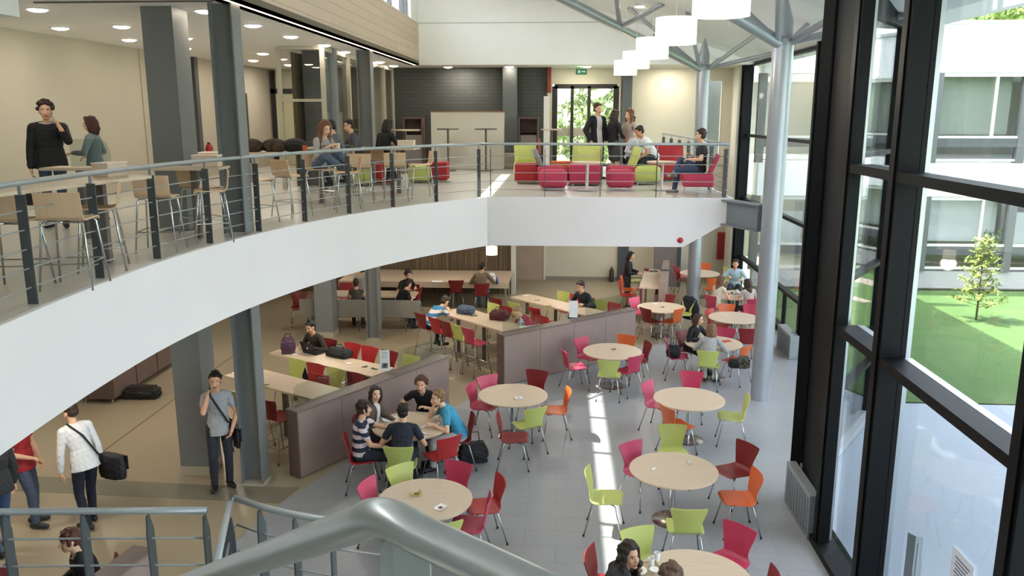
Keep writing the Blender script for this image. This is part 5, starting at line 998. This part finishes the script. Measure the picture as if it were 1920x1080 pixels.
# --- two women at lunch, jacket on a chair
person('brown-haired woman in a black dress eating left of the silver column', h=1.66, lean=12, bend=8, yaw=12, rh=(.36, -.16, TH_), lh=(.44, .14, TH_ + .04), shirt=('16171b', 'long'), legs=('16171b', 'skirt'), hair=('bob', '4a3020'), skin=2, w_=.92, vox=.01, **toward(K6))
person('woman with short fair hair in a light grey top, seen from behind', h=1.64, lean=14, bend=10, yaw=8, rh=(.36, -.18, TH_), lh=(.38, .16, TH_), shirt=('a9a9ac', 'long'), legs=('b8b4ac', 'trousers'), hair=('bob', '7a5a3c'), skin=0, w_=.92, vox=.01, **toward(K7))
t = thing('jacket', 'dark navy jacket draped over the lime chair past the partition end', 'jacket', KJ.location, KJ.rotation_euler.z); mb = MB().loft([((-.24, 0, .3), (0, .2, 0), (.06, 0, 0)), ((-.27, 0, .55), (0, .23, 0), (.08, 0, 0)), ((-.27, 0, .8), (0, .22, 0), (.08, 0, 0)), ((-.26, 0, .9), (0, .14, 0), (.05, 0, 0))]).chain([(-.27, .18, .8), (-.3, .25, .6), (-.28, .26, .36)], [.06, .06, .05]).chain([(-.27, -.18, .8), (-.3, -.25, .6), (-.28, -.26, .36)], [.06, .06, .05]); blob(mb, 'jacket_body', M('1b2230', .85, kind='cloth'), t, .014, 3, noise=.008)
# --- far table
person('dark-haired man in a light blue shirt eating at the far table', h=1.78, lean=12, bend=10, rh=(.36, -.2, TH_ + .06), lh=(.36, .18, TH_), shirt=('b9cfdd', 'long'), hair=('short', '2e211a'), skin=1, vox=.011, **toward(K8))
person('long-haired woman in a cream top, back to the camera at the far table', h=1.68, lean=10, bend=8, yaw=-20, rh=(.34, -.16, TH_), lh=(.34, .16, TH_ + .1), shirt=('d9d2c0', 'none'), legs=('cfc8b6', 'trousers'), hair=('long', '6b4a30'), skin=0, w_=.92, vox=.011, **toward(K9))
person('woman in a patterned blouse half hidden by the silver column', h=1.62, lean=6, bend=6, rh=(.34, -.14, TH_), lh=(.34, .14, TH_), shirt=('c9b6b6', 'short', 'print'), hair=('long', '3a2a20'), skin=0, w_=.92, vox=.012, **toward(K10))
# --- nearest table
p = g(1130, 1145, .6); a = math.atan2(T10.y - p.y, T10.x - p.x)
person('dark curly-haired woman in a grey leather jacket looking up at the bottom edge', V((p.x, p.y, FT)), a - .1, 1.68, seat=.46, lean=18, bend=10, yaw=-72, pitch=-16, rh=(.4, -.14, TH_), lh=(.36, .12, TH_), shirt=('4a4038', 'long'), jacket=('2c2d31', .05), hair=('curlylong', '22160f'), skin=1, w_=.95, vox=.0075)
p = g(1245, 1078, 1.12); p.y -= .0
person('man with curly brown hair seen from above at the bottom edge', V((p.x, p.y - .38, FT)), math.radians(80), 1.74, seat=.46, lean=10, bend=10, rh=(.3, -.16, TH_), lh=(.3, .16, TH_), shirt=('6a5a4a', 'long'), hair=('curly', '5b4331'), vox=.009)
# --- young man on the phone
p = g(419, 913); P_ = person('young man in a grey T-shirt talking on a phone between two grey columns', V((p.x, p.y, 0)), math.radians(-62), 1.78, yaw=-14, pitch=6, rh=(.15, -.12, 1.5, (.25, -.4, -1)), lh=(.14, .17, .93, (-.5, .8, 0)), rf=(.05, -.12, .09), lf=(-.02, .1, .09), shirt=('a7a9ad', 'short'), legs=('2a303a', 'trousers'), hair=('short', '191412'), skin=1, vox=.008, w_=.9)
q = P_['Wr'][-1]; MB().cap(q + V((.03, .03, -.02)), q + V((.0, .03, .1)), .014, .014, 8).build('phone', M('1a1a1e', .4), P_['t'])
def messenger(P_, label, side, loc, size, ang, col='121317', top_side=1):
    s = P_['s']; tt = P_['t']; R3 = Matrix.Rotation(tt.rotation_euler.z, 3, 'Z'); W = lambda q: tt.location + R3 @ V(q)
    b = W(loc); t = thing('messenger_bag', label, 'bag', b, tt.rotation_euler.z + ang); a_, d_, c_ = size
    mb = MB().loft([((0, 0, 0), (a_ / 2, 0, 0), (0, d_ / 2, 0)), ((0, 0, c_ * .5), (a_ * .52, 0, 0), (0, d_ * .6, 0)), ((0, 0, c_), (a_ * .46, 0, 0), (0, d_ * .4, 0))]); blob(mb, 'bag_body', M(col, .6, kind='cloth'), t, .012, 3, noise=.004); MB().box((-a_ * .4, d_ * .5 * side - .01, c_ * .3), (a_ * .4, d_ * .5 * side + .01, c_ * .9)).build('flap', M('1b1c21', .55), t)
    Ri = Matrix.Rotation(-(tt.rotation_euler.z + ang), 3, 'Z'); L = lambda q: Ri @ (W(q) - b); sh, y2, f2, ch = P_['sh'], P_['y2'], P_['f2'], P_['ch']; k = top_side
    front = [sh + y2 * k * .09 + V((0, 0, .055)), sh + y2 * k * .085 + f2 * .1, ch + f2 * .148 * s - y2 * side * .0, P_['P'] + V((.13, 0, .1)) + y2 * side * .12, V((.04, side * .21, P_['P'].z + .02))]; back = [V((-.04, side * .21, P_['P'].z + .02)), P_['P'] + V((-.13, 0, .1)) + y2 * side * .12, ch - f2 * .142 * s, sh + y2 * k * .085 - f2 * .09]
    pts = [L(q) for q in front]; MB().tube(pts, .014, 6).build('strap', M('15161a', .6), t, True); MB().tube([L(q) for q in back] + [pts[0]], .014, 6).build('strap', M('15161a', .6), t, True)
messenger(P_, 'black messenger bag hanging at the hip of the young man on the phone', 1, (-.02, .24, .62), (.34, .1, .3), 0, top_side=-1)
# --- left group by the stair
p = g(172, 985); P_ = person('man in a white shirt with a black shoulder bag, walking away on the left', V((p.x, p.y, 0)), math.radians(150), 1.72, lean=13, bend=9, yaw=18, pitch=14, rf=(.12, -.1, .09), lf=(-.1, .1, .1), lh=(.12, .26, .78), rh=(.06, -.26, .82), shirt=('e2e3e4', 'long'), legs=('1d2230', 'trousers'), hair=('short', '3a241a'), skin=0, vox=.0085)
messenger(P_, 'bulky black shoulder bag at the back of the man in the white shirt', -1, (-.12, -.3, .62), (.44, .2, .32), .2, top_side=1)
p = g(58, 985); person('person in a red T-shirt and jeans, head hidden by the white gallery front', V((p.x, p.y, 0)), math.radians(10), 1.74, rh=(.16, -.1, 1.0), lh=(.1, .26, .84), rf=(.12, -.1, .09), shirt=('9c2027', 'short'), legs=('4a5468', 'trousers'), hair=('short', '2a1d16'), shoe='2a2c34', vox=.01)
p = g(8, 1040); person('person in a dark grey jacket and blue jeans cut by the left edge', V((p.x + .02, p.y, 0)), math.radians(160), 1.76, shirt=('2b2d30', 'long'), jacket=('2b2d30',), legs=('3f587c', 'trousers'), hair=('short', '2a1d16'), vox=.01, lf=(.0, .09, .09), rf=(.08, -.1, .09))
kc = side_chair((-4.78, 7.44, FT), math.radians(212), DRED, 'dark red chair under the seated woman behind the landing railing'); p = g(55, 1062, .83); side_chair((p.x - .02, p.y - .1, FT), math.radians(-5), DRED, 'dark brown-red chair facing her behind the landing railing at the lower left corner')
person('seated woman with short auburn hair looking left behind the landing railing', loc=V((kc.location.x + .02, kc.location.y, FT)), ang=kc.rotation_euler.z, h=1.66, seat=.46, lean=10, bend=8, yaw=10, pitch=0, rh=(.34, -.1, .66), lh=(.3, .1, .62), shirt=('c9b8a4', 'short'), jacket=('1a1e28', .05), legs=('3c3f4c', 'trousers'), hair=('fringe', '5a3222'), skin=2, vox=.0085)
t, _, _ = partition('short end of a brown partition behind the landing railing at the lower left', V((-4.36, 6.1, 0)), V((-4.12, 7.42, 0)), 1.07, .2, 1, (), 0)
# --- long tables
a, b, d, n = TB; q = a + d * .45 + n * (1 + .28 / n.length); sb = side_chair((q.x, q.y, FT), math.atan2(-n.y, -n.x), DRED, 'dark red bar chair under the person at the laptop', **sg)
person('person in a dark olive jacket with a knitted cap working at the laptop', V((q.x, q.y, FT)), math.atan2(-n.y, -n.x), 1.7, seat=.68, lean=12, bend=12, pitch=14, rh=(.34, -.14, HT + .05), lh=(.34, .16, HT + .05), rf=(.3, -.1, .3), lf=(.3, .1, .3), shirt=('2e2c22', 'long'), hair=('tuft', '23201c'), skin=1, vox=.01)
a, b, d, n = TC; q = a + d * .1 + n * (-.34 / n.length)
person('hunched person in a blue and white striped jumper at the maroon-bag table', V((q.x, q.y, FT)), math.atan2(n.y, n.x), 1.72, seat=.68, lean=30, bend=30, pitch=20, rh=(.48, -.14, HT + .05), lh=(.48, .14, HT + .05), rf=(.3, -.1, .3), lf=(.3, .1, .3), shirt=('3d7ea8', 'long', 'hstripe:d9d5cc:.14'), legs=('23324a', 'trousers'), hair=('short', '3a281c'), vox=.01)
q = a + d * 2.05 + n * (1 + .3 / n.length); person('fair-haired person in a raspberry top bent over papers behind the longer partition', V((q.x, q.y, FT)), math.atan2(-n.y, -n.x), 1.66, seat=.68, lean=26, bend=26, pitch=20, rh=(.36, -.14, HT + .05), lh=(.36, .14, HT + .05), rf=(.3, -.1, .3), lf=(.3, .1, .3), shirt=('b82c4e', 'long'), hair=('short', '9a7d5c'), skin=2, vox=.011)
a, b, d, n = TD; q = a + d * 1.75 + n * (1 + .3 / n.length); person('man in a dark navy jumper behind the blank white sign holder', V((q.x, q.y, FT)), math.atan2(-n.y, -n.x), 1.78, seat=.68, lean=14, bend=10, pitch=14, rh=(.34, -.2, HT + .05), lh=(.34, .2, HT + .05), rf=(.3, -.1, .3), lf=(.3, .1, .3), shirt=('232a36', 'long'), hair=('short', '2c241c'), vox=.011)
# --- counter and bench
p = g(903, 552, .46); person('dark-haired person in a tan jumper seen from behind at the wall counter', V((p.x, p.y - .05, FT)), math.radians(88), 1.74, seat=.46, lean=8, bend=8, yaw=-10, pitch=16, rh=(.36, -.2, TH_ + .05), lh=(.36, .18, TH_), shirt=('7c6856', 'long'), legs=('3c5066', 'trousers'), hair=('short', '1c1512'), vox=.011)
GB = 'people around the bench table'
for x, dy, an, lab, kw in ((-5.15, 0, 100, 'young woman with tied-up brown hair, back to the camera on the grey bench', dict(shirt=('4a4640', 'none'), hair=('bun', '3c241a'), h=1.62, w_=.9)), (-4.1, 0, 40, 'young man in a black T-shirt bent over a book on the grey bench', dict(shirt=('141519', 'short'), hair=('short', '2a1d16'), h=1.76, lean=20, bend=14, pitch=14))):
    kw.setdefault('lean', 8); person(lab, V((x, 20.22, 0)), math.radians(an), seat=.46, rh=(.36, -.14, TH_), lh=(.38, .12, TH_), vox=.011, **kw)
person('person in a pale grey top, back turned, beyond the bench table by the thin column', V((-5.45, 21.9, 0)), math.radians(80), 1.76, seat=.46, lean=10, bend=10, shirt=('a29a94', 'long'), hair=('short', '2a1d16'), vox=.012)
person('dark-haired person in black leaning in beyond the bench table', V((-4.25, 21.75, 0)), math.radians(-40), 1.72, seat=.46, lean=16, bend=10, pitch=10, rh=(.36, -.14, TH_), lh=(.34, .16, TH_), shirt=('1c1a1c', 'short'), hair=('mop', '30201a'), vox=.012)
p = gy(1180, 475, 22.9); person('black-haired woman in black standing at the narrow bar', V((p.x - .06, 22.9, 0)), math.radians(-10), 1.66, lean=6, bend=4, pitch=10, yaw=-14, rh=(.3, -.12, 1.06), lh=(.32, .14, 1.05), shirt=('17181c', 'long'), legs=('2c2c30', 'skirt'), hair=('bob', '15110f'), skin=1, w_=.9, vox=.011)
# --- gallery
p = gy(84, 190, 11.6); P_ = person('man in a black jacket holding a phone up beside his face on the gallery', V((p.x, 11.6, UF)), math.radians(-70), 1.8, yaw=10, lh=(.2, .17, 1.5, (.15, .5, -1)), rh=(.1, -.26, .82), shirt=('c9c6c2', 'long'), jacket=('121316',), legs=('39485c', 'trousers'), hair=('curly', '2c1a14'), skin=0, vox=.009, w_=1.08)
q = P_['Wr'][1]; MB().cap(q + V((.04, -.03, .02)), q + V((.05, -.04, .12)), .013, .013, 8).build('phone', M('b8bcc8', .4), P_['t'])
t = thing('briefcase', 'dark briefcase in the hand of the man in the black jacket', 'bag', P_['t'].location + Matrix.Rotation(P_['t'].rotation_euler.z, 3, 'Z') @ V((.1, -.27, .36)), P_['t'].rotation_euler.z); MB().box((-.21, -.05, 0), (.21, .05, .3)).build('case', M('1c1816', .5), t, bev=.02); MB().tube([(-.07, 0, .3), (-.06, 0, .36), (.06, 0, .36), (.07, 0, .3)], .01, 6).build('handle', M('141210', .5), t, True)
p = gy(170, 222, 12.3); person('woman with a reddish bob in a grey-blue top, in profile on the gallery', V((p.x, 12.3, UF)), math.radians(190), 1.6, yaw=0, pitch=4, rh=(.16, -.18, 1.0), lh=(.24, .18, 1.06), shirt=('7c8a92', 'long'), legs=('3a3f4a', 'trousers'), hair=('bob', '4a2420'), skin=2, vox=.009, w_=.95)
person('young woman with long curly hair, feet up on a stool on the gallery', V((HS.location.x, HS.location.y, UF)), math.radians(-35), 1.68, seat=.66, lean=6, bend=16, yaw=-8, pitch=10, rh=(.3, -.06, 1.06), lh=(.3, .07, 1.05), rf=(.72, -.1, .72), lf=(.7, .06, .73), shirt=('a7a3a0', 'long'), legs=('56677f', 'trousers'), hair=('curlylong', '6e4630'), skin=2, shoe='3a3c44', vox=.0095, w_=.92)
for x, y, an, lab, kw in ((-4.35, 16.4, 200, 'dark-haired young man behind the curly-haired woman on the gallery', dict(shirt=('5a6068', 'long'), hair=('short', '1e1714'), pitch=14, bend=14)), (-4.25, 17.3, 215, 'young man in grey with a red patch, deeper behind the curly-haired woman', dict(shirt=('50545a', 'long'), hair=('short', '241b18'), pitch=10, bend=10)), (-3.8, 17.7, 60, 'dark-haired person in black beside the far dark steel column', dict(shirt=('15161a', 'long'), hair=('bob', '1c1512'), pitch=8, bend=10))):
    stool((x, y), math.radians(an), 'plywood bar stool under the ' + lab.split(' on the ')[0].split(',')[0], 'plywood bar stools on the gallery'); person(lab, V((x, y, UF)), math.radians(an), 1.72, seat=.66, lean=8, rh=(.36, -.14, 1.0), lh=(.36, .14, 1.0), rf=(.25, -.1, .3), lf=(.25, .1, .3), vox=.011, **kw)
person('bearded man in a dark jacket over a white shirt standing in the lounge', V((gy(1120, 200, 21.2).x, 21.2, UF)), math.radians(-55), 1.9, yaw=12, pitch=8, lh=(.16, .2, .98), rh=(.1, -.27, 1.0, (-.6, -.9, 0)), shirt=('d6d6da', 'long'), jacket=('14161d', .085), legs=('2b3648', 'trousers'), hair=('short', '4a2c20'), skin=0, vox=.009)
person('dark-haired woman in a black top and grey skirt standing beside the bearded man', V((gy(1152, 210, 21.0).x, 21.0, UF)), math.radians(35), 1.74, yaw=8, pitch=8, rh=(.26, -.1, 1.05), lh=(.26, .12, 1.08), shirt=('141519', 'long'), legs=('4a4d50', 'skirt'), hair=('long', '2a1913'), skin=0, vox=.009, w_=.9)
person('woman with wavy light brown hair and a patterned blouse standing in the lounge', V((gy(1181, 210, 21.3).x, 21.3, UF)), math.radians(215), 1.74, yaw=-4, pitch=6, rh=(.22, -.08, 1.2), lh=(.14, .16, .98), shirt=('b9aaa0', 'short', 'print'), legs=('20222a', 'trousers'), hair=('curlylong', '6e4a34'), skin=2, vox=.009, w_=.92)
p = gy(1207, 245, 20.2); person('person in a white shirt hunched over on the lounge seat', V((p.x + .25, 20.2, UF)), math.radians(195), 1.76, seat=.56, lean=22, bend=18, pitch=16, rh=(.4, -.1, .6), lh=(.4, .1, .6), shirt=('dfe2e6', 'short'), legs=('20242e', 'trousers'), hair=('short', '14110f'), skin=3, vox=.0105)
p = gy(1195, 250, 20.9); person('dark-haired person facing the hunched white-shirted one', V((p.x - .15, 20.9, UF)), math.radians(-50), 1.72, seat=.5, lean=16, bend=14, pitch=12, shirt=('c9ccd2', 'long'), hair=('short', '1c1512'), vox=.012)
person('man in a black T-shirt sitting cross-legged in the raspberry armchair', V((LC.location.x, LC.location.y, UF)), LC.rotation_euler.z, 1.78, seat=.42, lean=-10, bend=12, yaw=-14, pitch=4, rh=(.22, -.06, .8), lh=(.2, .2, .72), lf=(.5, .0, .085), rf=(.52, .12, .42, (1, -.3, .5)), shirt=('1a1b1f', 'short'), legs=('3a4c66', 'trousers'), hair=('short', '3a281f'), skin=0, shoe='6a6660', vox=.009)
# ================================================================ OUTDOORS
struct('ground_paving', MB().box((XN + .4, -8, -.25), (30, 15.4, -.02)), M('8d97a1', .8, kind='speck'))
struct('ground_lawn', MB().add([(x, y, 0) for x, y in ((XF + .3, 15.4), (60, 15.4), (60, 26), (XF + .3, 26))], [(0, 1, 2, 3)]).add([(XF + .3, 15.4, -.02), (60, 15.4, -.02)], []), M('4c6a36', .9, kind='grass'))
struct('ground_outer', MB().box((-90, -60, -.4), (120, 120, -.26)), M('8c9a72', .9, kind='grass'))
struct('ground_path', MB().box((12.9, 21.5, 0), (60, 21.9, .012)).box((14.6, 23.6, 0), (60, 24.3, .012)), M('9a9284', .8, kind='speck'))
# opposite wing
t = thing('opposite_building', 'white two-storey wing with dark window bands across the lawn', 'building', (6.2, 26.3, 0)); BW = 34.0
MB().box((0, 0, 6.65), (BW, 8, 8.05)).box((0, .0, 2.92), (BW, 7, 3.95)).build('spandrel', M('f0f2f4', .7), t); MB().box((0, .05, 0), (BW, .3, .55)).build('plinth_wall', M('a7a8a6', .8), t)
MB().box((-.1, -.1, 8.05), (BW, 8, 8.15)).build('roof_edge', M('c2c6c8', .6), t); MB().box((0, 6, 0), (BW, 6.2, 6.65)).box((0, .3, -.1), (BW, 6, 0)).build('inner_wall', M('a9aa9f', .8), t)
MB().box((0, .3, 2.86), (BW, 6, 2.92)).box((0, .3, 6.6), (BW, 6, 6.65)).build('inner_ceiling', M('d8d8d4', .8), t)
for zf, za, zb, zc in ((.55, .62, 1.25, 2.92), (3.95, 4.0, 4.6, 6.65)):
    MB().box((0, .0, zb - .17), (BW, .12, zb + .1)).build('dark_band', M('4a4e50', .6), t)
    for k in range(13):
        x0 = k * 2.62; o = MB().box((x0 + .12, .1, za), (x0 + 2.5, .11, zc)).build('window', GLASS, t)
        MB().box((x0 + .12, .02, zb + .1), (x0 + 2.5, .12, zb + .17)).box((x0 + .12, .04, zc - .12), (x0 + 2.5, .1, zc)).box((x0 + 1.7, .05, zb + .1), (x0 + 1.78, .1, zc)).box((x0 + .12, .02, za), (x0 + 2.5, .12, za + .07)).build('frame', M('c9c9c4', .5), o)
        MB().box((x0 - .12, -.02, zf), (x0 + .12, .2, zc)).build('pier', M('5b5e5e', .6), t)
        if (k * 7 + int(zf)) % 3: MB().box((x0 + .2, .5, zb + .2), (x0 + (1.6 if k % 2 else 2.4), .54, zc - .1)).build('curtain', M('9aa093' if zf > 2 else 'c4c6c2', .8), t)
        elif zf < 2: MB().box((x0 + .5, 1.2, .9), (x0 + 1.8, 1.25, 2.3)).build('white_board', M('eceeee', .6), t)
for x, c in ((3.1, 'b8443a'), (3.6, 'c85a50')): MB().box((x, .3, .9), (x + .35, .33, 1.2)).build('red_notice', M(c, .7), t)
# trees
def leaf_cloud(n, c, r, size, seed, mat, name, par):
    rn = random.Random(seed); mb = MB()
    for _ in range(n):
        d = V((rn.gauss(0, 1), rn.gauss(0, 1), rn.gauss(0, 1))).normalized() * rn.uniform(.5, 1.0) ** .5; p = V(c) + V((d.x * r[0], d.y * r[1], d.z * r[2])); a = V((rn.gauss(0, 1), rn.gauss(0, 1), rn.gauss(0, 1))).normalized(); b = a.cross(V((rn.gauss(0, 1), rn.gauss(0, 1), 1))).normalized(); s = size * rn.uniform(.6, 1.3)
        mb.add([p - a * s, p + b * s * .5, p + a * s, p - b * s * .5], [(0, 1, 2, 3)])
    return mb.build(name, mat, par)
for x, z, c in ((7.4, 1.6, '5c8440'), (7.9, 1.55, '7a9a4c'), (2.6, 4.9, '5e7a54')): leaf_cloud(260, (x, .6, z), (.28, .2, .28), .07, int(x * 10), M(c, .8, kind='leaf'), 'window_plant', t)
def tree(label, x, y, h, r, seed, col, nleaf=5200):
    t = thing('tree', label, 'tree', (x, y, -.25), group=None); MB().tube([(0, 0, 0), (.1, 0, h * .4), (0, .1, h * .75)], [.2, .15, .06], 10).build('trunk', M('5a4a3a', .9), t, True)
    cl = [(0, 0, h * .68, 1.0), (r * .5, .2, h * .58, .65), (-r * .5, -.1, h * .6, .65), (.1, r * .4, h * .84, .6), (0, -r * .5, h * .62, .6)]; mb_n = [leaf_cloud(int(nleaf * k * .4), (a, b, c), (r * k * .8, r * k * .8, r * k * .75), .17, seed + i, M(col, .8, kind='leaf'), 'foliage', t) for i, (a, b, c, k) in enumerate(cl)]
for i, (x, y, h, r, c, lb) in enumerate(((21.3, 44, 13, 4.2, '6d8a3c', 'bushy green tree showing over the roof of the opposite wing'), (26, 48, 14.5, 4.6, '7c9646', 'taller green tree right of it over the opposite roof'), (17, 43, 12, 3.8, '7f9a50', 'pale green tree left over the opposite roof'), (16, 9, 10, 3.2, '6f9040', 'leafy tree standing to the side of the paved yard'), (20, 14, 11, 3.4, '64863a', 'leafy tree at the edge of the lawn and the yard'), (2.6, 35, 8.5, 3.0, '8d9c70', 'tree seen through the glazed gallery door'), (-2.6, 38, 8, 2.8, 'a3ae84', 'second tree seen through the glazed gallery door'))): tree(lb, x, y, h, r, 100 * i, c)
p = g(1830, 600); t = thing('young_conifer', 'slender young tree planted on the sunny lawn', 'tree', (p.x, p.y, 0)); MB().tube([(0, 0, 0), (0, 0, 2.3)], [.03, .008], 8).build('trunk', M('6a5a44', .9), t, True); rn = random.Random(5); mb = MB(); lf = MB()
for k in range(46):
    z = .35 + k * .041; a = k * 2.4; L_ = (.86 - .3 * z) * rn.uniform(.8, 1.1); e = V((math.cos(a) * L_, math.sin(a) * L_, z + .22 * L_)); mb.tube([(0, 0, z), e], [.008, .003], 5)
    for j in range(34): q = V((0, 0, z)).lerp(e, rn.uniform(.25, 1)); d = V((rn.gauss(0, 1), rn.gauss(0, 1), rn.gauss(0, .6))).normalized(); w2 = d.cross(V((0, 0, 1))).normalized() * .018; lf.add([q, q + d * .06 + w2 * 1.3, q + d * .14, q + d * .06 - w2 * 1.3], [(0, 1, 2, 3)])
mb.build('branches', M('6f6a40', .9), t); lf.build('foliage', M('8a9a4c', .8, kind='leaf'), t)
t = thing('bollard_post', 'grey metal gate post outside the near glass wall', 'post', (3.86, 8.3, -.02), .5); MB().add([(-.07, -.05, 0), (.07, -.05, 0), (.07, -.05, .72), (.05, -.05, .78), (.05, -.05, 1.0), (-.07, -.05, 1.04), (-.07, .05, 0), (.07, .05, 0), (.07, .05, .72), (.05, .05, .78), (.05, .05, 1.0), (-.07, .05, 1.04)], [(0, 1, 2, 3, 4, 5), (11, 10, 9, 8, 7, 6)] + [(i, 6 + i, 6 + (i + 1) % 6, (i + 1) % 6) for i in range(6)]).build('post_body', M('7c868a', .5, .4), t); MB().box((-.03, -.06, .3), (.0, -.05, .95)).build('slot', M('8f989b', .4, .5), t)
t = thing('notice_sheet', 'white notice sheet with text lines stuck on the near glass pane', 'notice', (XN + .232, 6.70, 1.36)); MB().box((0, -.19, -.3), (.003, .19, .3)).build('sheet', M('dfe3ec', .7), t); mb = MB()
for k in range(7): mb.box((-.002, -.13 + .03 * (k % 3), .22 - k * .035), (0, .13 - .02 * (k % 2), .232 - k * .035))
mb.build('text_lines', M('6c7080', .8), t); MB().box((-.002, -.12, -.22), (0, -.06, -.12)).build('picture', M('2b2c34', .7), t); MB().box((-.002, .05, -.24), (0, .1, -.14)).build('picture', M('a04858', .7), t)
bpy.data.scenes.remove(TS)
bpy.context.view_layer.update()
